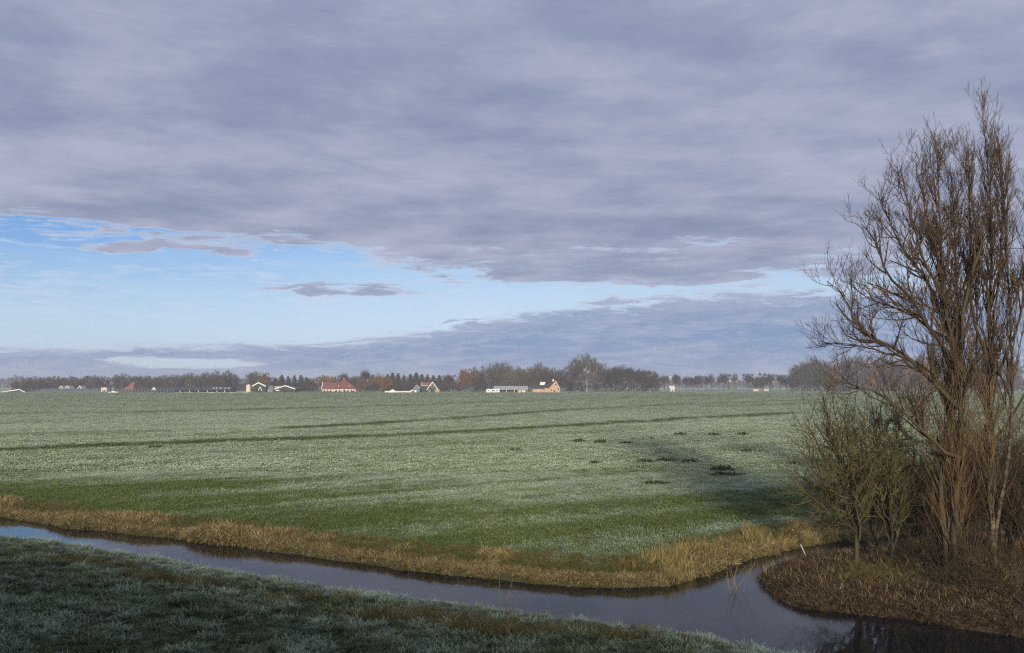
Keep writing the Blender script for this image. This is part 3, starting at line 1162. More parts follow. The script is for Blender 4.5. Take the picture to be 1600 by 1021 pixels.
# --- broad poplar with limbs reaching out over the water
b1 = foot(1494, 902)
Y1 = b1[1]
rt = np.random.default_rng(51)
trunk_a = px_path([(1494, 905, 0), (1491, 830, 0.05), (1497, 740, 0), (1501, 650, -0.1), (1495, 560, 0), (1478, 490, 0.1), (1473, 415, 0), (1468, 340, -0.1), (1466, 285, 0), (1464, 240, 0)], Y1, 22)
trunk_a[0, 2] = b1[2] - 0.15
trunk_b = px_path([(1482, 898, 0.3), (1476, 830, 0.4), (1470, 760, 0.3), (1480, 680, 0.5), (1490, 600, 0.4), (1497, 505, 0.6), (1494, 415, 0.7), (1490, 340, 0.6), (1487, 275, 0.7)], Y1, 20)
trunk_b[0, 2] = b1[2] - 0.15
limbs1 = [
    ([(1500, 560, 0), (1506, 483, -0.5), (1522, 430, -0.7), (1531, 380, -0.6), (1520, 320, -0.4), (1512, 260, -0.3)], 0.085, 0.018),
    ([(1497, 590, 0), (1470, 545, -0.4), (1450, 514, -0.8), (1423, 474, -1.1), (1392, 442, -1.4), (1374, 406, -1.6), (1362, 376, -1.7), (1346, 350, -1.8)], 0.105, 0.016),
    ([(1492, 555, 0), (1468, 492, 0.6), (1450, 447, 0.9), (1432, 415, 1.1), (1407, 388, 1.3), (1390, 345, 1.4), (1372, 300, 1.5)], 0.085, 0.015),
    ([(1498, 640, 0), (1452, 592, -0.7), (1405, 556, -1.2), (1374, 537, -1.5), (1342, 514, -1.9), (1320, 468, -2.1), (1304, 446, -2.2), (1292, 440, -2.3)], 0.100, 0.014),
    ([(1490, 620, 0.2), (1440, 575, 0.8), (1401, 560, 1.4), (1360, 545, 1.8), (1325, 540, 2.2), (1296, 538, 2.4)], 0.075, 0.013),
    ([(1500, 715, 0), (1470, 705, -0.5), (1438, 664, -0.9), (1408, 637, -1.2), (1373, 614, -1.5), (1335, 606, -1.8), (1300, 590, -2.0)], 0.085, 0.013),
    ([(1499, 735, 0), (1452, 700, 0.7), (1410, 692, 1.2), (1378, 684, 1.6), (1345, 672, 1.9)], 0.065, 0.013),
    ([(1480, 480, 0), (1452, 420, -0.9), (1432, 370, -1.2), (1418, 320, -1.4), (1407, 265, -1.5)], 0.065, 0.014),
    ([(1476, 440, 0), (1455, 380, 0.8), (1443, 320, 1.1), (1432, 255, 1.2)], 0.055, 0.013),
    ([(1486, 530, 0), (1440, 500, 1.2), (1400, 480, 1.9), (1360, 470, 2.5), (1322, 440, 2.8)], 0.065, 0.013),
]
limbs1 = [(wob_path(px_path(c, Y1, 13), 0.045, rt), a, b) for c, a, b in limbs1]


def shoot_fan(trunk, cnt, t_lo, t_hi, L, rng, spreadx=0.30):
    out = []
    for _ in range(cnt):
        t = rng.uniform(t_lo, t_hi)
        s = t * (len(trunk) - 1)
        i = min(int(s), len(trunk) - 2)
        p = trunk[i] + (trunk[i + 1] - trunk[i]) * (s - i)
        a = rng.random() * 2 * np.pi
        d = np.array([math.cos(a) * spreadx, math.sin(a) * spreadx, 1.0]) + rng.normal(0, 0.08, 3)
        p = p + np.array([math.cos(a), math.sin(a), 0]) * rng.uniform(0.02, 0.12)
        ln = L * rng.uniform(0.35, 1.15)
        r0 = rng.uniform(0.010, 0.024)
        Q = path(p, d, ln, 7, 0.35, 0.05, rng)
        q = np.linspace(r0, 0.005, 7)
        out.append((Q, q))
        for _k in range(int(ln * 2.4)):
            j = rng.integers(1, 6)
            dd_ = side_dir(unit(Q[j + 1] - Q[j]), R(rng.uniform(14, 34)), rng)
            out.append((path(Q[j], dd_, rng.uniform(0.4, 1.3), 4, 0.5, 0.08, rng), np.linspace(0.009, 0.005, 4)))
    return out


sh1 = shoot_fan(trunk_a, 95, 0.05, 0.52, 3.4, rt, 0.34) + shoot_fan(trunk_b, 62, 0.04, 0.45, 3.0, rt, 0.34)
t1 = build_tree('poplar_tree', 'broad bare poplar with limbs reaching left and brown shoots round its trunk', 'tree', b1, [(trunk_a, 0.17, 0.014), (trunk_b, 0.13, 0.012)], limbs1, UPR,
                (M_BARK, M_BARK, M_TWIG, M_SHOOT), 61, None, sh1)

# --- slim pale-barked poplar at the edge of the frame
b2 = foot(1556, 906)
Y2 = b2[1]
trunk_c = px_path([(1556, 908, 0), (1553, 850, 0), (1548, 770, 0), (1545, 690, 0), (1548, 600, 0.1), (1546, 500, 0.1), (1549, 400, 0), (1548, 335, 0), (1543, 255, 0), (1536, 190, 0)], Y2, 24)
trunk_c[0, 2] = b2[2] - 0.15
stem_d = px_path([(1553, 850, 0), (1561, 800, -0.2), (1571, 745, -0.4), (1579, 680, -0.5), (1582, 590, -0.5), (1577, 480, -0.5), (1572, 380, -0.4), (1566, 300, -0.4), (1562, 245, -0.4)], Y2, 20)
limbs2 = [
    ([(1546, 560, 0), (1520, 500, 0.5), (1513, 420, 0.8), (1516, 330, 0.8), (1514, 270, 0.8), (1512, 235, 0.8)], 0.060, 0.012),
    ([(1548, 600, 0), (1570, 560, -0.4), (1592, 500, -0.6), (1604, 400, -0.6), (1600, 300, -0.5)], 0.060, 0.012),
    ([(1549, 470, 0), (1562, 400, 0.4), (1566, 300, 0.5), (1560, 240, 0.5), (1556, 205, 0.5)], 0.050, 0.012),
    ([(1548, 700, 0), (1590, 640, 0.7), (1625, 560, 1.0), (1640, 460, 1.0)], 0.060, 0.012),
    ([(1546, 640, 0.1), (1530, 600, 0.9), (1527, 520, 1.2), (1530, 420, 1.2), (1527, 330, 1.2)], 0.050, 0.012),
]
limbs2 = [(wob_path(px_path(c, Y2, 12), 0.03, rt), a, b) for c, a, b in limbs2]
UP2 = dict(UPR, n=[4.0, 2.7, 3.0, 4.2], ang=[20, 22, 28, 34], len=[2.5, 1.35, 0.7, 0.34])
UP2['limb'] = dict(UP2, n=[3.2, 2.6, 3.0, 4.2], len=[1.7, 1.1, 0.65, 0.32])
sh2 = shoot_fan(trunk_c, 70, 0.10, 0.5, 3.2, rt, 0.22)
build_tree('slim_poplar_tree', 'tall slim poplar with pale blotched bark beside the broad poplar', 'tree', b2, [(trunk_c, 0.125, 0.012), (stem_d, 0.075, 0.011)], limbs2, UP2,
           (M_WHITEBARK, M_BARK, M_TWIG, M_SHOOT), 62, None, sh2)

# --- three small mossy trees, crowns growing into each other
ALD = dict(n=[4.0, 3.2, 3.0, 2.0], t0=[0.10, 0.10, 0.10, 0.10], ang=[36, 36, 38, 40], len=[1.9, 1.05, 0.55, 0.26], rad=[0.028, 0.015, 0.0105, 0.008],
           seg=[6, 5, 4, 3], up=[0.30, 0.5, 0.5, 0.4], wob=[0.18, 0.20, 0.20, 0.18], tip=0.0055)


def small_tree(label, px, py, fork_py, fans, seed, r0, top_pad=0):
    rng = np.random.default_rng(seed)
    b = foot(px, py)
    Y = b[1]
    j1, j2 = rng.uniform(-4, 4), rng.uniform(-5, 5)
    tr = px_path([(px, py + 3, 0), (px + j1, py * 0.55 + fork_py * 0.45, 0.1), (px + 2 + j2, fork_py, 0), (px + 4 - j2, fork_py - 45, 0)], Y, 7)
    tr[0, 2] = b[2] - 0.1
    limbs = []
    for ex, ey, dz_, bend in fans:
        mx, my = px + (ex - px) * 0.45, fork_py + (ey - fork_py) * (0.45 - bend)
        st = fork_py + rng.uniform(-22, 48)
        limbs.append((wob_path(px_path([(px + 2, st, 0), (mx, my, dz_ * 0.5), (ex, ey, dz_)], Y, 10), 0.06, rng), 0.058, 0.010))
    cfg = dict(ALD)
    t = build_tree('small_mossy_tree', label, 'tree', b, [], [], cfg, None, seed, 'small mossy trees on the spit')
    off = np.array(b)
    obj('trunk', tube_mesh('trunk', [(tr - off, np.array([1.4, 1.1, 1, 1, 0.95, 0.85, 0.5]) * r0)]), M_ALDER, t)
    tw = []
    for P, a, c in limbs:
        rad = np.linspace(a, c, len(P))
        obj('limb', tube_mesh('limb', [(P - off, rad)]), M_ALDER, t)
        spread(tw, P, rad, 0, cfg, rng)
    obj('crown', tube_mesh('crown', [(P - off, r) for P, r in tw]), M_ALDERTWIG, t)


small_tree('small mossy tree leaning left over the water, leftmost on the spit', 1340, 882, 806,
           [(1235, 770, -0.6, 0.05), (1248, 700, -1.0, 0.1), (1262, 655, 0.5, 0.12), (1285, 620, -0.4, 0.1), (1320, 640, 0.9, 0.1), (1350, 650, -1.2, 0.1), (1240, 735, 1.0, 0.0), (1275, 690, -1.8, 0.1), (1310, 700, 1.7, 0.1), (1262, 790, 0.8, -0.05), (1300, 615, 1.3, 0.1), (1330, 690, -2.0, 0.1)], 71, 0.080)
small_tree('small mossy tree with a side stem, between the leaning tree and the broad poplar', 1391, 880, 815,
           [(1345, 660, -0.9, 0.1), (1375, 640, 0.6, 0.1), (1410, 650, -0.6, 0.1), (1435, 690, 0.9, 0.1), (1330, 710, 1.2, 0.1), (1440, 740, -1.0, 0.05), (1390, 690, -1.7, 0.1), (1360, 620, 1.5, 0.1)], 72, 0.070)
small_tree('thin mossy tree rooted behind the other two small trees', 1367, 868, 806,
           [(1335, 680, 0.8, 0.1), (1300, 700, 1.2, 0.1), (1370, 650, 1.6, 0.1), (1410, 690, 1.0, 0.1), (1285, 660, 2.0, 0.1)], 73, 0.055)

# --- dark thicket of bushes behind the poplars
BSH = dict(n=[3.2, 3.6, 3.4], t0=[0.12, 0.1, 0.1], ang=[32, 38, 40], len=[1.8, 0.95, 0.5], rad=[0.020, 0.012, 0.009], seg=[6, 4, 3], up=[0.4, 0.4, 0.3], wob=[0.12, 0.14, 0.14], tip=0.0055)


def bush(label, x, y, hgt, wid, seed, stems=15):
    rng = np.random.default_rng(seed)
    zg = ground_z(x, y)
    root = thing('thicket_bush', label, 'bush', (x, y, zg), 0, 'bushes behind the poplars')
    st, tw = [], []
    for k in range(stems):
        a = rng.random() * 2 * np.pi
        p = np.array([math.cos(a), math.sin(a), 0]) * rng.uniform(0, 0.35)
        d = np.array([math.cos(a) * wid / hgt, math.sin(a) * wid / hgt, 1.0])
        Q = path(p, d, hgt * rng.uniform(0.65, 1.1), 8, 0.3, 0.07, rng)
        q = np.linspace(rng.uniform(0.018, 0.035), 0.007, 8)
        st.append((Q, q))
        spread(tw, Q, q, 0, BSH, rng)
    obj('stems', tube_mesh('stems', st), M_BUSH, root)
    obj('twigs', tube_mesh('twigs', tw), M_BUSH, root)
    return root


for i, (px, py, hg, wd, lab) in enumerate([
        (1452, 862, 4.6, 1.9, 'dark twiggy bush at the water behind the left trunk of the broad poplar'),
        (1515, 868, 5.4, 1.8, 'dark twiggy bush standing between the broad poplar and the slim poplar'),
        (1568, 866, 5.8, 2.0, 'dark twiggy bush behind the slim pale poplar'),
        (1535, 846, 6.2, 2.2, 'tall dark bush deepest in the thicket behind the poplars'),
        (1610, 880, 5.5, 2.0, 'dark bush at the right edge, beyond the slim poplar'),
        (1488, 850, 4.8, 2.0, 'dark bush straight behind the broad poplar trunks'),
        (1432, 866, 3.6, 1.6, 'lower dark bush between the small mossy trees and the broad poplar'),
        (1590, 846, 6.4, 2.2, 'tallest dark bush at the right edge behind the slim poplar')]):
    g_ = gp(px, py, 0.6)
    bush(lab, g_[0], g_[1], hg, wd, 80 + i)

# low brambles on the spit
for i, (px, py, hg, wd, lab) in enumerate([
        (1530, 925, 0.95, 1.0, 'low tangled bramble in front of the slim poplar'),
        (1462, 888, 1.1, 0.9, 'low tangled bramble at the left foot of the broad poplar'),
        (1580, 930, 1.1, 1.1, 'low tangled bramble at the right end of the spit')]):
    g_ = gp(px, py, 0.6)
    rb = bush(lab, g_[0], g_[1], hg, wd, 95 + i, 14)
    rb.name = 'bramble'; rb['group'] = 'brambles on the spit'; rb['category'] = 'bramble'

# the row of poplars goes on along the spit, out of the frame to the right; these cast the long shade on the pasture
for i, (x, y, s_, rz, lab) in enumerate([(27.0, 39.0, 0.95, 3.14, 'bare poplar next along the spit beyond the slim poplar')]):
    copy_tree(t1, (x, y, ground_z(x, y)), rz, (s_, s_, s_), lab)
# ------------------------------------------------------------------ distant trees
def far_mat(name, a, b):
    m, k, bs = new_mat(name)
    rnd = k.n('ShaderNodeObjectInfo').outputs['Random']
    tone = attr_node(k, 'tone')
    f = k.m('ADD', k.m('MULTIPLY', rnd, 0.45), k.m('MULTIPLY', tone, 0.55))
    k.put(bs.inputs['Base Color'], k.mix(f, a, b))
    return m


MF_TRUNK = far_mat('distant_bark', (0.060, 0.048, 0.034), (0.12, 0.10, 0.072))
MF_PALE = far_mat('pale_distant_bark', (0.20, 0.18, 0.14), (0.30, 0.27, 0.21))
MF_BARE = far_mat('bare_grey_twigs', (0.034, 0.030, 0.025), (0.085, 0.074, 0.058))
MF_BROWN = far_mat('bare_brown_twigs', (0.032, 0.024, 0.020), (0.075, 0.054, 0.042))
MF_OLIVE = far_mat('olive_lichened_twigs', (0.060, 0.060, 0.032), (0.125, 0.120, 0.065))
MF_RUSSET = far_mat('russet_leaves', (0.105, 0.043, 0.020), (0.190, 0.085, 0.036))
MF_OCHRE = far_mat('ochre_leaves', (0.120, 0.068, 0.025), (0.185, 0.110, 0.045))
MF_DARK = far_mat('dark_evergreen', (0.018, 0.025, 0.018), (0.048, 0.052, 0.038))
MF_PINE = far_mat('dark_brown_crown', (0.020, 0.016, 0.015), (0.052, 0.038, 0.033))

FAR_PROTO = {}


def sliver_crown(name, shape, n, size, aspect, upb, seed, clumps=0, core=0.3):
    """crown of thin twig or leaf faces filling a volume. shape(u, rng)->point in unit tree (height 1, z up)"""
    rng = np.random.default_rng(seed)
    P = np.array([shape(rng) for _ in range(n)])
    if clumps:
        cc = np.array([shape(rng) for _ in range(clumps)])
        pick = rng.integers(0, clumps, n)
        P = np.where((rng.random(n) < 0.72)[:, None], cc[pick] + rng.normal(0, 0.040, (n, 3)), P)
    cen = np.array([0, 0, P[:, 2].min()])
    D = P - cen
    D /= np.linalg.norm(D, axis=1, keepdims=True) + 1e-9
    D = D * 0.8 + rng.normal(0, 0.45, (n, 3)) + np.array([0, 0, upb])
    D /= np.linalg.norm(D, axis=1, keepdims=True)
    S = np.cross(D, rng.normal(size=(n, 3)))
    S /= np.linalg.norm(S, axis=1, keepdims=True) + 1e-9
    L = size * rng.uniform(0.6, 1.4, n)[:, None]
    wd = L * aspect
    V = np.stack([P - S * wd * 0.5, P + S * wd * 0.5, P + D * L + S * wd * 0.12, P + D * L - S * wd * 0.12], 1).reshape(-1, 3)
    F = np.arange(4 * n).reshape(-1, 4)
    me = mesh_np(name, V, F)
    attr(me, 'tone', np.repeat(rng.random(n), 4))
    return me


def ball(cz, rx, rz, hollow=0.35, gap=None):
    def f(rng):
        while True:
            v = rng.normal(size=3)
            v /= np.linalg.norm(v)
            r = (hollow + (1 - hollow) * rng.random()) ** 0.6
            a = math.atan2(v[1], v[0])
            r *= 0.82 + 0.18 * math.sin(3 * a + 4 * v[2] + rx * 40) + 0.10 * math.sin(7 * a - 5 * v[2])
            p = np.array([v[0] * rx * r, v[1] * rx * r, cz + v[2] * rz * r])
            return p
    return f


def cone(z0, z1, r0, tiers):
    def f(rng):
        t = rng.random() ** 1.25
        k = (t * tiers) % 1.0
        r = r0 * (1 - t) ** 0.85 * (1.0 - 0.45 * k) * math.sqrt(rng.uniform(0.15, 1))
        a = rng.random() * 2 * np.pi
        return np.array([math.cos(a) * r, math.sin(a) * r, z0 + (z1 - z0) * t])
    return f


def layered(z0, z1, r0, k, seed):
    rg_ = np.random.default_rng(seed)
    lay = [(rg_.uniform(z0, z1), rg_.uniform(0, 2 * np.pi), rg_.uniform(0.35, 1.0)) for _ in range(k)]

    def f(rng):
        zc, a0, rr = lay[rng.integers(0, k)]
        a = a0 + rng.normal(0, 0.7)
        t = (zc - z0) / (z1 - z0)
        r = r0 * rr * (1.1 - 0.75 * t) * math.sqrt(rng.random())
        return np.array([math.cos(a) * r, math.sin(a) * r, zc + rng.normal(0, 0.022) + 0.05 * r / r0])
    return f


def far_skeleton(name, z_fork, spreadr, top, nl, r0, seed, straight=False):
    rng = np.random.default_rng(seed)
    br = []
    T = np.array([[0, 0, -0.02], [0.003, 0, z_fork * 0.5], [0, 0.003, z_fork], [0.006, 0, z_fork + (top - z_fork) * 0.5], [0, 0, top * 0.94]])
    br.append((T, np.array([r0 * 1.3, r0, r0 * 0.85, r0 * 0.5, r0 * 0.15])))
    tl = []
    if not straight:
        for i in range(nl):
            a = i * 2.4 + rng.uniform(-0.4, 0.4)
            zz = z_fork * rng.uniform(0.8, 1.25)
            d = np.array([math.cos(a) * spreadr * 1.5, math.sin(a) * spreadr * 1.5, (top - zz)])
            Q = path([0, 0, zz], d, (top - zz) * rng.uniform(0.75, 1.0), 6, 0.25, 0.08, rng)
            q = np.linspace(r0 * 0.5, r0 * 0.10, 6)
            tl.append((Q, q))
            for _ in range(4):
                j = rng.integers(1, 5)
                Q2 = path(Q[j], side_dir(unit(Q[j + 1] - Q[j]), R(35), rng), 0.25 * top, 4, 0.3, 0.1, rng)
                tl.append((Q2, np.linspace(r0 * 0.28, r0 * 0.07, 4)))
    return br, tl


def make_proto(kind, crown_me, cm, skel, tm):
    """meshes of one kind of distant tree; unit height"""
    br, tl = skel
    tme = tube_mesh(kind + '_trunk', br + tl)
    tme.materials.append(tm)
    crown_me.materials.append(cm)
    FAR_PROTO.setdefault(kind, []).append((tme, crown_me))


for v in range(3):
    make_proto('bare', sliver_crown('bare_crown', ball(0.58, 0.36, 0.42, 0.25), 1900, 0.075, 0.15, 0.5, 500 + v, 46), MF_BARE, far_skeleton('s', 0.22, 0.28, 1.0, 7, 0.020, 510 + v), MF_TRUNK)
    make_proto('brown', sliver_crown('brown_crown', ball(0.56, 0.38, 0.44, 0.2), 2000, 0.070, 0.20, 0.4, 520 + v, 50), MF_BROWN, far_skeleton('s', 0.20, 0.28, 1.0, 6, 0.020, 530 + v), MF_TRUNK)
    make_proto('olive', sliver_crown('olive_crown', ball(0.58, 0.30, 0.42, 0.25), 1300, 0.080, 0.11, 0.6, 540 + v, 40), MF_OLIVE, far_skeleton('s', 0.25, 0.25, 1.0, 7, 0.020, 550 + v), MF_TRUNK)
    make_proto('russet', sliver_crown('russet_crown', ball(0.55, 0.42, 0.45, 0.2), 1900, 0.055, 0.55, 0.1, 560 + v, 60), MF_RUSSET, far_skeleton('s', 0.16, 0.28, 0.9, 6, 0.022, 570 + v), MF_TRUNK)
    make_proto('ochre', sliver_crown('ochre_crown', ball(0.53, 0.50, 0.46, 0.2), 1900, 0.055, 0.50, 0.1, 580 + v, 60), MF_OCHRE, far_skeleton('s', 0.16, 0.28, 0.9, 6, 0.022, 590 + v), MF_TRUNK)
    make_proto('dark', sliver_crown('dark_crown', cone(0.12, 1.0, 0.26, 7 + v), 1500, 0.070, 0.28, -0.1, 600 + v), MF_DARK, far_skeleton('s', 0.2, 0.1, 1.0, 0, 0.018, 610 + v, True), MF_TRUNK)
    make_proto('round', sliver_crown('round_crown', ball(0.52, 0.40, 0.46, 0.2), 1700, 0.06, 0.30, 0.2, 620 + v, 40), MF_PINE, far_skeleton('s', 0.14, 0.25, 0.95, 6, 0.022, 630 + v), MF_TRUNK)
    make_proto('avenue', sliver_crown('avenue_crown', ball(0.64, 0.36, 0.33, 0.12), 1500, 0.075, 0.20, 0.45, 650 + v, 26), MF_PINE, far_skeleton('s', 0.45, 0.2, 1.0, 5, 0.016, 660 + v), MF_PINE)
    make_proto('slim', sliver_crown('slim_crown', ball(0.64, 0.20, 0.34, 0.2), 1000, 0.07, 0.13, 0.6, 670 + v, 30), MF_BROWN, far_skeleton('s', 0.30, 0.14, 1.0, 5, 0.013, 680 + v), MF_TRUNK)

far_rng = np.random.default_rng(900)
NAME_OF = dict(bare='bare_tree', brown='bare_tree', olive='bare_tree', russet='russet_tree', ochre='ochre_tree', dark='evergreen_tree', round='dense_tree', avenue='avenue_tree', slim='slim_tree')


def far_tree(kind, px, top, base, Y, label, group=None, wide=1.0, name=None, pale=False):
    b = at(px, base, Y)
    t = at(px, top, Y)
    zg = 0.55
    h = t[2] - zg
    tme, cme = FAR_PROTO[kind][int(far_rng.integers(0, 3))]
    root = thing(name or NAME_OF[kind], label, 'tree', (b[0], Y, zg), float(far_rng.random() * 6.28), group)
    s = h * float(far_rng.uniform(0.97, 1.03))
    w = s * wide * float(far_rng.uniform(0.92, 1.1))
    root.scale = (w, w, s)
    to = obj('trunk', tme, None, root)
    co = obj('crown', cme, None, root)
    if pale:
        to.material_slots[0].link = 'OBJECT'
        to.material_slots[0].material = MF_PALE
    return root


ORD = ('first second third fourth fifth sixth seventh eighth ninth tenth eleventh twelfth thirteenth fourteenth fifteenth sixteenth seventeenth eighteenth nineteenth twentieth').split()


def tree_row(trees, phrase, group, Y, jit, base=613, wide=None):
    """trees: (px, top, kind); labelled in order from the left"""
    for i, (px, top, k) in enumerate(sorted(trees)):
        w = wide if wide is not None else 1.0
        far_tree(k, px, top, base, Y + far_rng.uniform(-jit, jit), '%s from the left of the %s' % (ORD[i], phrase), group, w * (far_rng.uniform(1.1, 1.9) if k == 'dark' else 1.0))


# hazy row at the far left, behind the long low sheds
tree_row([(24, 591, 'brown'), (36, 592, 'bare'), (47, 589, 'brown'), (58, 593, 'round'), (66, 589, 'round'), (78, 588, 'brown'), (88, 587, 'round'), (98, 590, 'brown'), (110, 589, 'bare'), (120, 590, 'brown'),
                   (133, 587, 'round'), (146, 588, 'bare'), (157, 588, 'bare'), (168, 591, 'slim')],
         'hazy trees behind the long sheds at the far left', 'trees behind the far left sheds', 930, 25, 613, None)
tree_row([(181, 586, 'bare'), (192, 585, 'bare'), (208, 585, 'bare'), (219, 587, 'brown'), (230, 587, 'brown'), (241, 589, 'brown'), (252, 585, 'bare'), (263, 586, 'brown'), (275, 587, 'bare'), (287, 583, 'brown'), (298, 583, 'bare'),
                   (309, 584, 'brown'), (319, 583, 'bare'), (331, 581, 'brown'), (343, 580, 'brown'), (355, 581, 'bare'), (366, 585, 'brown')],
         'hazy trees behind the long dark barn', 'trees behind the long dark barn', 900, 25, 613, None)
far_tree('bare', 396, 579, 613, 860, 'broad grey bare tree rising behind the pale silo', None, 1.15)
far_tree('brown', 414, 583, 613, 850, 'brown bare tree behind the higher white-edged gable barn', None, 1.1)
far_tree('ochre', 412, 588, 613, 835, 'ochre-leaved tree right above the higher white-edged gable barn')
tree_row([(430, 591, 'dark'), (440, 588, 'dark'), (450, 590, 'dark'), (460, 587, 'dark'), (470, 588, 'dark'), (479, 591, 'dark'), (487, 590, 'round')],
         'dark pointed trees behind the lower gable barn', 'dark trees behind the lower gable barn', 850, 15, 613, None)
far_tree('ochre', 505, 585, 613, 850, 'ochre-leaved tree above the left end of the red-roofed farmhouse')
far_tree('ochre', 520, 587, 613, 846, 'ochre-leaved tree above the middle of the red-roofed farmhouse')
far_tree('round', 538, 580, 613, 862, 'dense dark crown right behind the farmhouse roof peak')
far_tree('round', 556, 585, 613, 858, 'dense dark tree behind the right end of the red-roofed farmhouse')
far_tree('avenue', 571, 575, 613, 858, 'dark tree poking above the belt to the right of the red-roofed farmhouse', None, 0.7, 'dark_tree')
far_tree('russet', 566, 592, 613, 830, 'low russet tree next to the red-roofed farmhouse')
far_tree('ochre', 590, 583, 613, 846, 'ochre tree above the long white low wall, on its left')
far_tree('russet', 604, 588, 613, 832, 'russet tree above the left half of the long white low wall')
tree_row([(582, 587, 'dark'), (613, 585, 'dark'), (622, 584, 'dark'), (631, 587, 'dark'), (641, 586, 'dark'), (650, 584, 'dark'), (659, 587, 'dark'), (668, 586, 'dark'), (677, 588, 'dark'), (686, 588, 'dark'), (695, 590, 'dark'), (606, 586, 'dark')],
         'pointed evergreens behind the A-frame gable', 'evergreens behind the A-frame gable', 855, 15, 613, None)
tree_row([(620, 597, 'brown'), (636, 596, 'brown'), (652, 598, 'bare'), (696, 598, 'brown'), (708, 596, 'brown'), (586, 597, 'brown')],
         'low dull trees around the A-frame gable', 'low trees by the A-frame gable', 835, 5, 613, 1.3)
far_tree('avenue', 702, 584, 613, 856, 'dark bushy-topped tree left of the round russet tree', None, 1.0, 'dark_tree')
far_tree('russet', 727, 574, 613, 842, 'big round russet tree standing out of the tree belt', None, 0.98)
far_tree('brown', 744, 574, 613, 852, 'bare brown tree against the right side of the round russet tree')
far_tree('dark', 752, 584, 613, 846, 'dark tree between the round russet tree and the caravan', None, 1.5)
tree_row([(764, 571, 'olive'), (775, 569, 'bare'), (786, 567, 'bare'), (797, 569, 'olive'), (808, 572, 'olive'), (818, 575, 'bare')],
         'bare trees towering over the long open shed', 'bare trees over the open shed', 850, 12, 613, None)
tree_row([(831, 573, 'brown'), (842, 570, 'bare'), (852, 573, 'brown'), (863, 576, 'brown'), (874, 575, 'bare'), (884, 578, 'brown')],
         'bare brown trees behind the tan brick house', 'bare trees behind the brick house', 850, 12, 613, None)
far_tree('bare', 917, 555, 613, 800, 'tallest spreading bare tree with a pale trunk, right of the brick house', None, 1.15, None, True)
far_tree('bare', 898, 563, 613, 824, 'bare tree crowding the left side of the tallest tree', None, 0.9)
far_tree('bare', 936, 562, 613, 826, 'bare tree crowding the right side of the tallest tree', None, 0.8)
tree_row([(946, 575, 'avenue'), (956, 572, 'avenue'), (966, 570, 'avenue'), (978, 570, 'avenue'), (991, 573, 'avenue'), (1003, 577, 'avenue'), (1012, 581, 'round'), (1022, 580, 'brown'), (951, 582, 'slim'), (962, 583, 'slim'), (972, 583, 'slim'), (984, 584, 'slim'), (998, 584, 'slim')],
         'dark trees just right of the tallest tree', 'dark trees right of the tallest tree', 850, 14, 613, 1.1)
# the evenly spaced row along the far road
tree_row([(a, b, ('avenue', 'avenue', 'slim', 'avenue', 'round', 'avenue')[(a * 7) % 6]) for a, b in [(1038, 584), (1056, 583), (1073, 586), (1083, 588), (1091, 585), (1104, 587), (1112, 583), (1124, 586), (1131, 583), (1148, 582), (1170, 583), (1180, 586), (1192, 582), (1203, 584), (1219, 584), (1229, 587)]],
         'spaced dark-crowned trees along the far road', 'trees along the far road', 1000, 10, 609, 1.0)
# wood on the right, partly behind the poplars
tree_row([(1236, 580, 'round'), (1245, 570, 'brown'), (1256, 564, 'brown'), (1266, 562, 'bare'), (1276, 558, 'brown'), (1290, 562, 'bare'), (1318, 562, 'brown'), (1330, 558, 'brown'), (1345, 556, 'bare'), (1372, 556, 'brown'), (1386, 558, 'brown'), (1402, 560, 'bare'),
                   (1420, 557, 'brown'), (1440, 556, 'brown'), (1462, 558, 'bare'), (1490, 556, 'brown'), (1520, 558, 'brown'), (1550, 556, 'bare'), (1580, 557, 'brown')],
         'bare trees in the wood beyond the poplars', 'trees of the wood beyond the poplars', 900, 30, 611, 0.95)
tree_row([(a, b, 'russet') for a, b in [(1302, 565), (1356, 564), (1410, 566), (1452, 565), (1500, 566)]],
         'rust-leaved trees in the wood beyond the poplars', 'rust-leaved trees of the wood beyond the poplars', 890, 10, 611, 0.8)

# undergrowth closing the foot of the belt, and a far wood on the horizon
rng = np.random.default_rng(77)


def hedge(name, spans, mat, label, seed):
    r = np.random.default_rng(seed)
    Ps, Ss = [], []
    for x0, x1, top, Y, dens in spans:
        k_ = int((x1 - x0) * dens)
        px = r.uniform(x0, x1, k_)
        tp = top + 5 * (fbm(px * 0.12, px * 0 + seed, 3, 3) - 0.5) * 2
        Yv = Y + r.uniform(-9, 9, k_)
        hgt = (614 - tp) / FPX * Y
        zz = 0.5 + hgt * r.random(k_) ** 0.8
        Ps.append(np.stack([(px - 800) / FPX * Yv, Yv, zz], 1)); Ss.append(np.full(k_, Y / 850.0))
    P = np.vstack(Ps); S0 = np.concatenate(Ss)
    n = len(P)
    D = r.normal(0, 0.6, (n, 3)) + np.array([0, 0, 0.7]); D /= np.linalg.norm(D, axis=1, keepdims=True)
    S = np.cross(D, r.normal(size=(n, 3))); S /= np.linalg.norm(S, axis=1, keepdims=True)
    L = (S0 * r.uniform(0.8, 1.9, n))[:, None]
    V = np.stack([P - S * L * 0.2, P + S * L * 0.2, P + D * L + S * L * 0.08, P + D * L - S * L * 0.08], 1).reshape(-1, 3)
    me = mesh_np(name, V, np.arange(4 * n).reshape(-1, 4))
    attr(me, 'tone', np.repeat(r.random(n), 4))
    return tag(obj(name, me, mat), label, 'undergrowth', None, 'stuff')


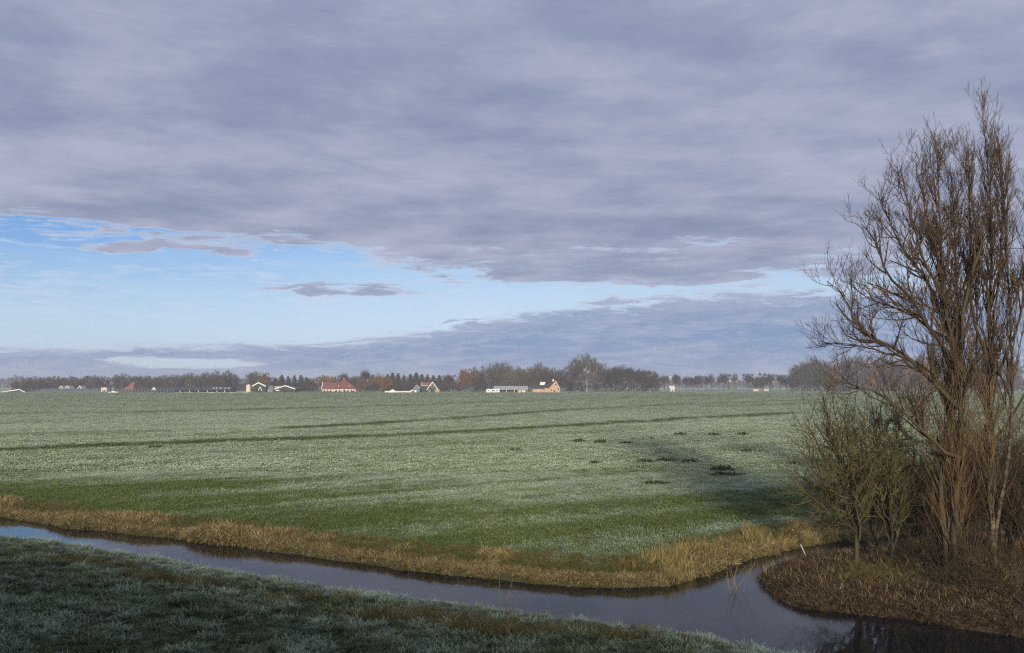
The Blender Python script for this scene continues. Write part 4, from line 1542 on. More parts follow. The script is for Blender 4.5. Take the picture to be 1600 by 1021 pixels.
hedge('undergrowth', [(20, 175, 603, 940, 26), (180, 380, 602, 915, 26), (378, 500, 600, 868, 26), (500, 720, 598, 872, 28), (715, 900, 597, 868, 28), (885, 1030, 600, 868, 24)], MF_BROWN, 'dull undergrowth closing the foot of the distant tree belt', 61)
hedge('wood_undergrowth', [(1234, 1600, 597, 925, 26)], MF_BROWN, 'dull undergrowth under the wood beyond the poplars', 62)
hedge('far_wood', [(-60, 1030, 598.5, 1700, 22), (1030, 1235, 603.6, 1700, 22), (1235, 1700, 598.5, 1700, 22)], MF_BROWN, 'thin far wood closing the horizon behind everything', 63)

# ------------------------------------------------------------------ distant buildings
B_WHITE = plain('white_paint', (0.66, 0.66, 0.64), 0.6, 0.06)
B_CREAM = plain('cream_render', (0.62, 0.53, 0.40), 0.8, 0.1)
B_TAN = plain('tan_brick', (0.44, 0.29, 0.185), 0.85, 0.12, 3)
B_RED = plain('red_tiles', (0.165, 0.060, 0.052), 0.75, 0.2, 2)
B_ORANGE = plain('orange_tiles', (0.21, 0.085, 0.060), 0.75, 0.15, 2)
B_DARK = plain('dark_roof', (0.045, 0.048, 0.055), 0.65, 0.15)
B_GREYROOF = plain('grey_sheet_roof', (0.36, 0.37, 0.39), 0.5, 0.12)
B_BLUEROOF = plain('blue_grey_sheet_roof', (0.10, 0.115, 0.14), 0.5, 0.15)
B_GREEN = plain('dark_green_boards', (0.020, 0.034, 0.027), 0.7, 0.15)
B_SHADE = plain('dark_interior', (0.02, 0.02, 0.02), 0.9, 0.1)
B_GLASS = plain('window_glass', (0.03, 0.035, 0.045), 0.12, 0.1)
B_WOOD = plain('weathered_wood', (0.16, 0.125, 0.085), 0.85, 0.2)
B_PANEL = plain('blue_black_panel', (0.022, 0.032, 0.050), 0.3, 0.1)
B_PALE = plain('pale_worn_tiles', (0.50, 0.47, 0.46), 0.8, 0.1)
B_BEIGE = plain('beige_boards', (0.46, 0.40, 0.29), 0.8, 0.12)
ZG = 0.58


class Site:
    """local metres in the plane facing the camera at depth Y; x from pixel column, z from pixel row"""
    def __init__(self, px, Y):
        self.px, self.Y = px, Y
        self.x0 = (px - 800) / FPX * Y

    def X(self, px):
        return (px - self.px) / FPX * self.Y

    def Z(self, py):
        return max(at(self.px, py, self.Y)[2] - ZG, 0.0)


def start(name, label, cat, px, Y, group=None):
    s = Site(px, Y)
    return thing(name, label, cat, (s.x0, Y, ZG), 0, group), s


def window(parent, x0, x1, z0, z1, y, frame=True):
    f = MB()
    t = 0.12
    f.box(x0 - t, x1 + t, y - 0.10, y, z0 - t, z0).box(x0 - t, x1 + t, y - 0.10, y, z1, z1 + t)
    f.box(x0 - t, x0, y - 0.10, y, z0, z1).box(x1, x1 + t, y - 0.10, y, z0, z1)
    w = f.build('window', B_WHITE, parent)
    MB().box(x0, x1, y - 0.05, y - 0.02, z0, z1).build('pane', B_GLASS, w)
    return w


def door(parent, x0, x1, z1, y, mat):
    d = MB().box(x0, x1, y - 0.08, y - 0.002, 0, z1).build('door', mat, parent)
    return d


def gable_front(root, s, xl, xr, z_eave, z_ridge, depth, wall, roof, board=None, xp=None, bw=0.55, over=0.5):
    """building whose gable faces the camera"""
    xp = (xl + xr) / 2 if xp is None else xp
    MB().prism([(xl, 0), (xr, 0), (xr, z_eave), (xp, z_ridge), (xl, z_eave)], 'y', 0, depth).build('wall', wall, root)
    r = MB()
    for a in (xl, xr):
        sx = -1 if a == xl else 1
        dx, dz_ = a - xp, z_eave - z_ridge
        ex, ez = a + dx * 0.08, z_eave + dz_ * 0.08
        r.prism([(xp, z_ridge + 0.03), (xp, z_ridge + 0.35), (ex, ez + 0.35), (ex, ez + 0.03)], 'y', -over, depth + over)
    r.build('roof', roof, root)
    if board is not None:
        for a in (xl, xr):
            dx, dz_ = a - xp, z_eave - z_ridge
            ex, ez = a + dx * 0.10, z_eave + dz_ * 0.10
            MB().prism([(xp, z_ridge + 0.40), (xp, z_ridge + 0.40 - bw * 1.4), (ex, ez + 0.40 - bw * 1.4), (ex, ez + 0.40)], 'y', -over - 0.18, -over - 0.02).build('bargeboard', board, root)


def eave_front(root, s, xl, xr, z_eave, z_ridge, depth, wall, roof, board=None, over=0.4, open_front=False):
    """building whose long side faces the camera"""
    h = depth / 2
    if open_front:
        MB().box(xl, xr, depth - 0.3, depth, 0, z_eave).build('back_wall', wall, root)
        for a, b in ((xl, xl + 0.3), (xr - 0.3, xr)):
            MB().prism([(0, 0), (depth - 0.31, 0), (depth - 0.31, z_eave), (h, z_ridge - 0.05), (0, z_eave)], 'x', a, b).build('end_wall', wall, root)
    else:
        MB().prism([(0, 0), (depth, 0), (depth, z_eave), (h, z_ridge), (0, z_eave)], 'x', xl, xr).build('wall', wall, root)
    r = MB()
    k = 0.10
    r.prism([(h, z_ridge + 0.02), (h, z_ridge + 0.32), (-h * k, z_eave - (z_ridge - z_eave) * k + 0.32), (-h * k, z_eave - (z_ridge - z_eave) * k + 0.02)], 'x', xl - over, xr + over)
    r.prism([(h, z_ridge + 0.02), (h, z_ridge + 0.32), (depth + h * k, z_eave - (z_ridge - z_eave) * k + 0.32), (depth + h * k, z_eave - (z_ridge - z_eave) * k + 0.02)], 'x', xl - over, xr + over)
    ro = r.build('roof', roof, root)
    if board is not None:
        for e, sg in ((xl - over, -1), (xr + over, 1)):
            m_ = MB()
            for yy in (-h * k, depth + h * k):
                m_.bar((e + sg * 0.10, h, z_ridge + 0.15), (e + sg * 0.10, yy, z_eave - (z_ridge - z_eave) * k + 0.15), 0.16, 0.5)
            m_.build('bargeboard', board, root)
    return ro


# low shed cut by the left edge
t, s = start('low_shed', 'low dark shed with a white-edged roof at the far left edge', 'shed', 28, 800)
gable_front(t, s, s.X(2), s.X(42), s.Z(613.5), s.Z(609.0), 16, B_DARK, B_DARK, B_WHITE, s.X(32), 0.5)
# long low blue-grey shed
t, s = start('long_shed', 'long low blue-grey shed below the hazy trees at the far left', 'shed', 110, 830)
eave_front(t, s, s.X(62), s.X(160), s.Z(612.0), s.Z(608.2), 14, B_DARK, B_BLUEROOF)
for a in range(66, 158, 10):
    door(t, s.X(a), s.X(a + 5), s.Z(612.6), 0, B_SHADE)
# small gabled houses showing over it
for i, (px, lab) in enumerate(((97, 'left white gable of three peeking over the long low blue-grey shed'), (107, 'middle white gable of three peeking over the long low blue-grey shed'), (126, 'right white gable of three peeking over the long low blue-grey shed'))):
    t, s = start('small_house', lab, 'house', px, 868, 'small houses over the blue-grey shed')
    gable_front(t, s, s.X(px - 4), s.X(px + 4), s.Z(608.5), s.Z(603.5), 10, B_DARK, B_GREYROOF, B_WHITE, None, 0.55)
    window(t, -0.6, 0.6, 2.2, 3.6, 0)
# pinkish flat building
t, s = start('pink_building', 'small pale pink flat-topped building at the end of the long shed', 'house', 164, 822)
MB().box(s.X(159.5), s.X(168), 0, 7, 0, s.Z(606.3)).build('wall', plain('pale_pink_render', (0.60, 0.47, 0.41), 0.8, 0.08), t)
MB().box(s.X(159), s.X(168.5), -0.3, 7.3, s.Z(606.3) + 0.003, s.Z(605.8)).build('roof', B_GREYROOF, t)
door(t, -0.5, 0.7, 2.1, 0, B_DARK)
window(t, s.X(161), s.X(162.5), 1.0, 2.2, 0)
window(t, s.X(165.5), s.X(167), 1.0, 2.2, 0)
# white boat-like trailer
t, s = start('white_boat', 'low white boat-shaped thing on the field edge left of the dark stepped panels', 'boat', 178, 760)
MB().prism([(s.X(170), 1.0), (s.X(171.2), 0.35), (s.X(185), 0.35), (s.X(187), 1.1)], 'y', 0, 2.2).build('hull', B_WHITE, t)
MB().prism([(s.X(175), 1.12), (s.X(175.5), 1.7), (s.X(180), 1.7), (s.X(181), 1.1), (s.X(178), 1.05)], 'y', 0.4, 1.8).build('cabin', B_WHITE, t)
for a in (173, 184):
    MB().box(s.X(a) - 0.15, s.X(a) + 0.15, 0.3, 1.9, 0, 0.36).build('support', B_WOOD, t)
# steep orange roof
t, s = start('orange_roof_house', 'house with a steep orange roof among the hazy trees', 'house', 202, 850)
zr = s.Z(597.0); ze = s.Z(609.5); hw = s.X(209.5)
MB().box(-hw, hw, 0, 2 * hw, 0, ze).build('wall', B_CREAM, t)
MB().add([(-hw - 0.4, -0.4, ze), (hw + 0.4, -0.4, ze), (hw + 0.4, 2 * hw + 0.4, ze), (-hw - 0.4, 2 * hw + 0.4, ze), (hw * 0.55, hw, zr), (hw * 0.75, hw, zr)],
         [(0, 1, 5, 4), (1, 2, 5), (2, 3, 4, 5), (3, 0, 4), (0, 3, 2, 1)]).build('roof', B_ORANGE, t)
window(t, -1.5, -0.3, 0.9, 2.2, 0); window(t, 0.8, 2.0, 0.9, 2.2, 0)
# stepped dark panels with pale divisions
t, s = start('panel_bank', 'low dark blue stepped bank of panels with pale divisions on the field edge', 'panels', 230, 765)
for row in range(3):
    for c in range(16):
        a0 = 191 + c * 5
        z0_, z1_ = row * 0.95 + 0.15, row * 0.95 + 1.0
        MB().add([(s.X(a0 + 0.25), row * 1.2, z0_), (s.X(a0 + 4.75), row * 1.2, z0_), (s.X(a0 + 4.75), row * 1.2 + 0.7, z1_), (s.X(a0 + 0.25), row * 1.2 + 0.7, z1_),
                  (s.X(a0 + 0.25), row * 1.2 + 0.1, z0_), (s.X(a0 + 4.75), row * 1.2 + 0.1, z0_), (s.X(a0 + 4.75), row * 1.2 + 0.8, z1_), (s.X(a0 + 0.25), row * 1.2 + 0.8, z1_)],
                 [(0, 1, 2, 3), (4, 7, 6, 5), (0, 4, 5, 1), (1, 5, 6, 2), (2, 6, 7, 3), (3, 7, 4, 0)]).build('panel', B_PANEL, t)
for c in range(17):
    a0 = 191 + c * 5
    MB().bar((s.X(a0), -0.05, 0.0), (s.X(a0), 3.3, 3.1), 0.16).build('rail', B_GREYROOF, t)
# long dark barn with a white gable, posts and skylights
t, s = start('long_dark_barn', 'long dark barn with a white left gable and pale posts along its open front', 'barn', 290, 800)
ro = eave_front(t, s, s.X(241), s.X(361), s.Z(609.6), s.Z(605.2), 18, B_DARK, B_DARK, None, 0.4, True)
MB().box(s.X(240), s.X(361), -0.35, -0.15, s.Z(609.9) - 0.15, s.Z(609.9) + 0.15).build('gutter', B_GREYROOF, t)
for a in (263, 282.5, 297, 311, 325, 340, 352):
    MB().box(s.X(a) - 0.22, s.X(a) + 0.22, 0.05, 0.45, 0, s.Z(610.4)).build('post', B_WHITE, t)
MB().prism([(s.X(239), s.Z(612.2)), (s.X(246), s.Z(612.2)), (s.X(246), s.Z(609)), (s.X(242.5), s.Z(605)), (s.X(239), s.Z(609))], 'y', -1.4, -0.5).build('gable', B_WHITE, t)
for a in (331, 336, 342, 349, 355):
    x_ = s.X(a)
    h_ = 9.0; zr_, ze_ = s.Z(605.2), s.Z(609.6)
    f0, f1 = 0.25, 0.75
    MB().add([(x_, h_ * (1 - f1), ze_ + (zr_ - ze_) * (1 - f1) + 0.37), (x_ + 1.1, h_ * (1 - f1), ze_ + (zr_ - ze_) * (1 - f1) + 0.37), (x_ + 1.1, h_ * (1 - f0), ze_ + (zr_ - ze_) * (1 - f0) + 0.37), (x_, h_ * (1 - f0), ze_ + (zr_ - ze_) * (1 - f0) + 0.37)],
             [(0, 1, 2, 3)]).build('skylight', B_WHITE, t)
# white low wall in front of it
t, s = start('low_white_wall', 'long thin white wall on the field edge in front of the long dark barn', 'wall', 330, 770)
for c in range(20):
    a0 = 275 + c * 5.6
    MB().box(s.X(a0) + 0.02, s.X(a0 + 5.6) - 0.02, 0, 0.25, 0, 0.62 + 0.12 * math.sin(c * 2.1)).build('slab', B_GREYROOF if c < 8 else B_WHITE, t)
# pale silo, and the two gabled barns
t, s = start('pale_silo', 'short pale silo left of the higher white-edged gable barn', 'silo', 388, 790)
sil = MB()
k_ = 14
r_ = s.X(391.5)
ring = [(r_ * math.cos(i * 2 * math.pi / k_), r_ * math.sin(i * 2 * math.pi / k_) + r_) for i in range(k_)]
zt = s.Z(602)
sil.add([(x, y, 0) for x, y in ring] + [(x, y, zt) for x, y in ring], [[i, (i + 1) % k_, (i + 1) % k_ + k_, i + k_] for i in range(k_)] + [list(range(k_))[::-1]])
sil.build('body', B_CREAM, t)
MB().add([(x * 1.03, (y - r_) * 1.03 + r_, zt + 0.003) for x, y in ring] + [(0, r_, s.Z(600.6))], [[i, (i + 1) % k_, k_] for i in range(k_)] + [list(range(k_))[::-1]]).build('cap', B_WHITE, t)
t, s = start('gable_barn', 'dark gabled barn with bright white roof edges, the higher of two', 'barn', 405, 798)
gable_front(t, s, s.X(395.5), s.X(415.5), s.Z(603.2), s.Z(598.2), 22, B_GREEN, B_DARK, B_WHITE, s.X(404.5), 0.7)
door(t, s.X(401), s.X(409), s.Z(607), 0, B_SHADE)
MB().bar((s.X(405.0), -0.6, s.Z(611)), (s.X(407.5), -0.6, s.Z(604.5)), 0.45).build('brace', B_WHITE, t)
MB().bar((s.X(410.5), -0.6, s.Z(611)), (s.X(407.6), -0.6, s.Z(604.6)), 0.45).build('brace', B_WHITE, t)
t, s = start('dark_annex', 'dark flat annex standing between the two white-edged gable barns', 'shed', 422, 806)
MB().box(s.X(416), s.X(428), 0, 9, 0, s.Z(603)).build('wall', B_BLUEROOF, t)
MB().box(s.X(415.6), s.X(428.4), -0.3, 9.3, s.Z(603) + 0.003, s.Z(602.4)).build('roof', B_DARK, t)
door(t, s.X(418), s.X(421), s.Z(609), 0, B_GREYROOF); window(t, s.X(423), s.X(425), 1.2, 2.4, 0)
t, s = start('gable_barn', 'dark gabled barn with bright white roof edges, the lower of two', 'barn', 446, 798)
gable_front(t, s, s.X(431), s.X(461), s.Z(607.6), s.Z(603.0), 20, B_GREEN, B_DARK, B_WHITE, s.X(446.5), 0.6)
door(t, s.X(443), s.X(452), s.Z(609.5), 0, B_SHADE)
MB().prism([(s.X(428.5), s.Z(604.0)), (s.X(445), s.Z(604.2)), (s.X(444), s.Z(606)), (s.X(429), s.Z(606))], 'y', 3.0, 8.0).build('rear_roof', B_GREYROOF, t)
MB().box(s.X(432), s.X(437.5), -0.9, -0.6, s.Z(611), s.Z(609.4)).build('sign_board', B_WHITE, t)
# red-roofed farmhouse
t, s = start('farmhouse', 'cream farmhouse with a tall red tiled pyramid roof and lower wing', 'house', 530, 792)
ze = s.Z(608.0)
MB().box(s.X(522), s.X(556), 0, 16, 0, ze).build('wall', B_CREAM, t)
MB().box(s.X(503.5), s.X(522) - 0.02, 1.5, 11, 0, ze - 0.3).build('wing_wall', B_CREAM, t)
zp = s.Z(593.2)
MB().add([(s.X(520), -0.6, ze - 0.2), (s.X(558), -0.6, ze - 0.2), (s.X(558), 16.6, ze - 0.2), (s.X(520), 16.6, ze - 0.2), (s.X(534), 8, zp), (s.X(537), 8, zp)],
         [(0, 1, 5, 4), (1, 2, 5), (2, 3, 4, 5), (3, 0, 4), (0, 3, 2, 1)]).build('roof', B_RED, t)
MB().prism([(0.8, ze - 0.3), (11.7, ze - 0.3), (6.2, s.Z(597.8))], 'x', s.X(503), s.X(526)).build('wing_roof', B_RED, t)
for ya in (0.8, 11.7):
    MB().bar((s.X(502.6), 6.2, s.Z(597.6)), (s.X(502.6), ya, ze - 0.3), 0.5, 0.6).build('bargeboard', B_WHITE, t)
MB().box(s.X(535) - 0.4, s.X(535) + 0.4, 8.4, 9.2, zp - 0.4, zp + 1.0).build('chimney', B_TAN, t)
for a in (506, 511, 516):
    window(t, s.X(a), s.X(a + 2), 1.0, 2.4, 1.5)
for a in (525, 530, 543.5, 548.5, 552.5):
    window(t, s.X(a), s.X(a + 2), 1.0, 2.5, 0)
door(t, s.X(537), s.X(540), 2.5, 0, B_GREEN)
for a in (528, 545):
    MB().box(s.X(a), s.X(a + 1.6), 2.0, 3.4, ze + 1.4, ze + 2.6).build('dormer', B_WHITE, t)
# clipped hedge before the farmhouse
hb = MB()
for c in range(22):
    a0 = 505 + c * 2.4
    if 536 < a0 < 540: continue
    zt = 1.25 + 0.25 * math.sin(c * 1.7) + 0.12 * math.sin(c * 4.1)
    hb.box(s.X(a0), s.X(a0 + 2.38), -4 + 0.15 * math.sin(c), -3 + 0.1 * math.sin(c * 2), 0, zt)
t2 = hb.build('garden_hedge', MF_DARK)
t2.location = t.location
tag(t2, 'low clipped hedge in front of the red-roofed farmhouse', 'hedge')
# white low wall with a little roof behind
t, s = start('low_white_wall', 'bright white ribbed low wall left of the white A-frame gable', 'wall', 622, 775)
for c in range(14):
    a0 = 601.5 + c * 3
    MB().box(s.X(a0) + 0.06, s.X(a0 + 3) - 0.06, 0, 0.3, 0, 1.55 + 0.06 * (c % 2)).build('slab', B_WHITE, t)
t, s = start('white_hut', 'tiny white pitched hut roof just behind the ribbed white wall', 'hut', 614, 785)
gable_front(t, s, s.X(609.5), s.X(617.5), 1.4, 2.7, 4, B_WHITE, B_WHITE, None)
door(t, -0.4, 0.4, 1.3, 0, B_DARK)
# A-frame gable house with its wing and shed
t, s = start('a_frame_house', 'dark house with a bold white A-shaped gable edge and red-roofed wing', 'house', 676, 796)
gable_front(t, s, s.X(668), s.X(684), s.Z(608), s.Z(597.3), 14, B_GREEN, B_DARK, B_WHITE, s.X(676.2), 0.75)
window(t, -1.0, 1.0, s.Z(605.5), s.Z(602.5), 0)
window(t, s.X(670), s.X(672.5), 1.0, 2.4, 0); window(t, s.X(679), s.X(681.5), 1.0, 2.4, 0)
MB().box(s.X(659), s.X(667.9), 3, 11, 0, s.Z(603)).build('wing_wall', B_GREEN, t)
MB().prism([(2.5, s.Z(603.2)), (11.5, s.Z(603.2)), (7, s.Z(597.6))], 'x', s.X(658.5), s.X(674)).build('wing_roof', B_ORANGE, t)
MB().box(s.X(660), s.X(668.4), 2.1, 2.45, s.Z(603.4), s.Z(602.7)).build('gutter', B_WHITE, t)
MB().bar((s.X(658.3), 2.5, s.Z(603.3)), (s.X(658.3), 7, s.Z(597.4)), 0.35, 0.5).build('bargeboard', B_WHITE, t)
MB().box(s.X(681), s.X(687), -1.2, -0.1, 0, s.Z(608.5)).build('brick_porch', B_TAN, t)
t, s = start('lean_to_shed', 'grey lean-to shed at the right end of the ribbed white wall', 'shed', 650, 792)
MB().prism([(s.X(645), 0), (s.X(656), 0), (s.X(656), s.Z(607)), (s.X(651), s.Z(602.5)), (s.X(645), s.Z(610))], 'y', 0, 9).build('wall', B_BLUEROOF, t)
MB().prism([(s.X(644), s.Z(610.6)), (s.X(651), s.Z(602.3)), (s.X(651), s.Z(601.5)), (s.X(644), s.Z(609.8))], 'y', -0.4, 9.4).build('roof', B_GREYROOF, t)
MB().prism([(s.X(651) + 0.01, s.Z(602.3)), (s.X(657), s.Z(607.4)), (s.X(657), s.Z(606.7)), (s.X(651) + 0.01, s.Z(601.5))], 'y', -0.4, 9.4).build('roof', B_GREYROOF, t)
MB().box(s.X(642), s.X(646.5), -1.5, -0.5, s.Z(610.9), s.Z(609.6)).build('canopy', B_WHITE, t)
door(t, s.X(648), s.X(651), 2.2, 0, B_WHITE)
# caravan
t, s = start('white_caravan', 'white caravan with dark windows at the left end of the open shed', 'caravan', 770, 770)
xl, xr, zt = s.X(760), s.X(780.5), s.Z(608.2)
MB().prism([(xl, 0.45), (xr, 0.45), (xr, zt * 0.75), (xr - 0.5, zt), (xl + 0.3, zt), (xl, zt - 0.5)], 'y', 0, 2.4).build('body', B_WHITE, t)
for a, b in ((762, 764), (768.5, 773.5), (775, 777.5)):
    MB().box(s.X(a), s.X(b), -0.05, -0.003, zt * 0.48, zt * 0.72).build('window', B_GLASS, t)
MB().box(s.X(765.4), s.X(767.2), -0.04, -0.003, 0.55, zt * 0.85).build('door', B_GREYROOF, t)
for a in (769, 773):
    w_ = MB()
    ring = [(s.X(a) + 0.33 * math.cos(i * math.pi / 5), 0.33 + 0.33 * math.sin(i * math.pi / 5)) for i in range(10)]
    w_.prism(ring, 'y', 0.05, 0.3).build('wheel', B_SHADE, t)
MB().bar((xr, 1.2, 0.5), (xr + 1.3, 1.2, 0.5), 0.12).build('drawbar', B_SHADE, t)
# long open shed
t, s = start('open_shed', 'long low open-fronted shed with a pale grey roof', 'shed', 800, 790)
xl, xr = s.X(772), s.X(823)
ro = eave_front(t, s, xl, xr, s.Z(608.6), s.Z(604.2), 12, B_WOOD, B_GREYROOF, None, 0.3, True)
for c in range(9):
    x_ = xl + 0.4 + (xr - xl - 0.8) * c / 8
    MB().box(x_ - 0.18, x_ + 0.18, 0.05, 0.4, 0, s.Z(609.1)).build('post', B_WHITE if c % 2 else B_WOOD, t)
for a, b in ((809, 814), (815, 821)):
    MB().box(s.X(a), s.X(b), 0.6, 0.8, 0, s.Z(610)).build('panel', B_CREAM, t)
MB().bar((xr + 0.5, 6, s.Z(603.8)), (xr + 0.5, -0.5, s.Z(609.2)), 0.3, 0.7).build('bargeboard', B_WHITE, t)
# tan brick house
t, s = start('brick_house', 'tan brick house with a steep dark roof and tall gable', 'house', 868, 785)
gable_front(t, s, s.X(858), s.X(875), s.Z(606.5), s.Z(594.8), 14, B_TAN, B_DARK, None, s.X(868.5), 0.4, 0.25)
MB().box(s.X(850.5), s.X(858) - 0.02, 0.8, 13, 0, s.Z(606.8)).build('side_wall', B_TAN, t)
MB().prism([(s.X(848.5), s.Z(607)), (s.X(868), s.Z(594.2)), (s.X(868), s.Z(595.2)), (s.X(849.5), s.Z(608))], 'y', 0.35, 13.5).build('side_roof', B_DARK, t)
window(t, s.X(866.5), s.X(870), s.Z(601.8), s.Z(599.8), 0)
window(t, s.X(871), s.X(873.5), s.Z(609.5), s.Z(606.5), 0)
window(t, s.X(860.5), s.X(863), s.Z(611), s.Z(608.5), 0)
door(t, s.X(865), s.X(867.2), 2.2, 0, B_GREEN)
MB().prism([(s.X(843.5), s.Z(602)), (s.X(850), s.Z(602)), (s.X(852.5), s.Z(597.6)), (s.X(844), s.Z(597.2))], 'y', -0.8, 3.0).build('dormer', B_WHITE, t)
MB().box(s.X(863.5), s.X(866), 6, 7, s.Z(596), s.Z(593.2)).build('chimney', B_WHITE, t)
MB().box(s.X(832.5), s.X(850.5) - 0.02, 4, 10, 0, s.Z(608)).build('annex_wall', B_TAN, t)
MB().prism([(3.6, s.Z(608)), (10.4, s.Z(608)), (7, s.Z(603.5))], 'x', s.X(832), s.X(851)).build('annex_roof', B_DARK, t)
t, s = start('garden_fence', 'pale post fence running along the foot of the brick house', 'fence', 856, 776)
for a in np.arange(831, 881, 5.2):
    MB().box(s.X(a) - 0.12, s.X(a) + 0.12, 0, 0.2, 0, 1.5 if a < 845 else 1.1).build('post', B_WHITE, t)
MB().box(s.X(831), s.X(881), 0.22, 0.30, 0.75, 0.95).build('rail', B_WOOD, t)
MB().box(s.X(831), s.X(881), 0.22, 0.30, 0.30, 0.45).build('rail', B_WOOD, t)
# white houses among the trees right of the tallest tree and along the far road
for px, Y, w_, ey, ry, lab in [(975, 872, 9, 603, 597.5, 'small white house between trunks right of the tallest tree'),
                               (994, 872, 5, 606, 602.5, 'tiny white hut low between trunks right of the small white house'),
                               (1050, 930, 8, 607.0, 603.5, 'white house at the left start of the far road'),
                               (1049, 1500, 6, 594, 588.5, 'distant white house above the left start of the far road'),
                               
                               (1100, 1520, 7, 597, 593, 'distant pale house behind the middle of the far row'),
                               
                               (1145, 1400, 12, 597, 594, 'low long white barn roof seen between trees of the far row'),
                               
                               
                               (1212, 1500, 12, 598, 594.5, 'distant pale house near the right end of the far row')]:
    t, s = start('white_house', lab, 'house', px, Y)
    eave_front(t, s, s.X(px - w_ / 2), s.X(px + w_ / 2), s.Z(ey), s.Z(ry), 9, B_DARK if Y > 1000 else B_WHITE, B_PALE if Y > 1000 else B_WHITE)
    window(t, -2.4, -1.2, 1.0, 2.3, 0); window(t, 1.2, 2.4, 1.0, 2.3, 0); door(t, -0.5, 0.5, 2.1, 0, B_DARK)
# beige feeding racks on the far pasture
t, s = start('hay_rack', 'low beige feeding rack with a brown middle on the far pasture', 'rack', 1188, 930)
for a, b in ((1176, 1184.5), (1193, 1200.5)):
    MB().box(s.X(a), s.X(b), 0, 2.5, 0.25, 2.3).build('end_crate', B_BEIGE, t)
MB().prism([(s.X(1184.5) + 0.01, 0.3), (s.X(1193) - 0.01, 0.3), (s.X(1192), 2.2), (s.X(1189), 2.6), (s.X(1186), 2.3)], 'y', 0.3, 2.2).build('hay', B_WOOD, t)
for a in (1177, 1183.5, 1194, 1199.5):
    MB().box(s.X(a) - 0.15, s.X(a) + 0.15, -0.15, -0.01, 0, 2.6).build('post', B_BEIGE, t)
# the far road, a pale rail beside it
rd = MB()
p0, p1 = at(1052, 608.2, 960), at(1180, 603, 1300)
rd.add([(p0[0] - 6, 960, 0.95), (p0[0] + 2, 950, 0.95), (p1[0] + 8, 1300, 1.15), (p1[0] - 2, 1310, 1.15)], [(0, 1, 2, 3)])
tag(rd.build('far_road', plain('pale_road', (0.36, 0.36, 0.36), 0.8, 0.08)), kind='structure')

# ------------------------------------------------------------------ weed clumps on the pasture
M_WEED = grass_mat('dark_weed_leaves', (0.018, 0.022, 0.010), [(0.030, 0.040, 0.015), (0.050, 0.060, 0.022), (0.080, 0.068, 0.032)], FROST, 0.0)
M_SOIL = plain('dark_soil', (0.035, 0.027, 0.018), 0.95, 0.25, 4)


def weed_clump(label, px, py, wpx, hpx, seed):
    rng = np.random.default_rng(seed)
    g = gp(px, py, FZ)
    x0, y0 = g[0], g[1]
    z0 = ground_z(x0, y0)
    wid = wpx / FPX * y0 * 0.5
    hgt = max(1.25 * hpx / FPX * y0, 0.16)
    root = thing('weed_clump', label, 'weeds', (x0, y0, z0), 0, 'dark weed clumps on the pasture')
    # mound
    n, mr = 14, 5
    V, F = [(0, 0, hgt * 0.42)], []
    for i in range(1, mr + 1):
        for j in range(n):
            a = 2 * math.pi * j / n
            k = i / mr * (1 + 0.18 * math.sin(3 * a + seed) + 0.1 * math.sin(5 * a))
            V.append((math.cos(a) * wid * k, math.sin(a) * wid * 0.7 * k, hgt * 0.42 * math.cos(min(i / mr, 1) * math.pi / 2) + rng.normal(0, 0.02) - (0.12 if i == mr else 0)))
    for j in range(n):
        F.append((0, 1 + j, 1 + (j + 1) % n))
    for i in range(mr - 1):
        for j in range(n):
            a = 1 + i * n + j; b = 1 + i * n + (j + 1) % n
            F.append((a, a + n, b + n, b))
    MB().add(V, F).build('mound', M_SOIL, root)
    # leaves
    Vs, hs, ts = [], [], []
    cnt = int(120 + 90 * wid)
    for i in range(cnt):
        a = rng.random() * 2 * math.pi
        r = math.sqrt(rng.random())
        lump = 0.55 + 0.45 * math.sin(5 * r * math.cos(a) + seed) ** 2
        b = np.array([math.cos(a) * r * wid, math.sin(a) * r * wid * 0.7, hgt * 0.3 * (1 - r)])
        d = unit(np.array([math.cos(a) * 0.6, math.sin(a) * 0.6, 0.9]) + rng.normal(0, 0.35, 3))
        sd = unit(np.cross(d, rng.normal(size=3)))
        L = hgt * rng.uniform(0.5, 1.05) * lump
        w = 0.030 + 0.03 * rng.random()
        Vs += [b - sd * w * 0.4, b + sd * w * 0.4, b + d * L * 0.6 + sd * w, b + d * L * 0.6 - sd * w, b + d * L + np.array([0, 0, -0.1 * L])]
        hs += [0.5, 0.5, 0.8, 0.8, 1.0]; ts += [rng.random()] * 5
    k = np.arange(cnt) * 5
    me = mesh_np('leaves', np.array(Vs), [np.stack([k, k + 1, k + 2, k + 3], 1), np.stack([k + 3, k + 2, k + 4], 1)])
    attr(me, 'h', hs); attr(me, 'tone', ts)
    obj('leaves', me, M_WEED, root)


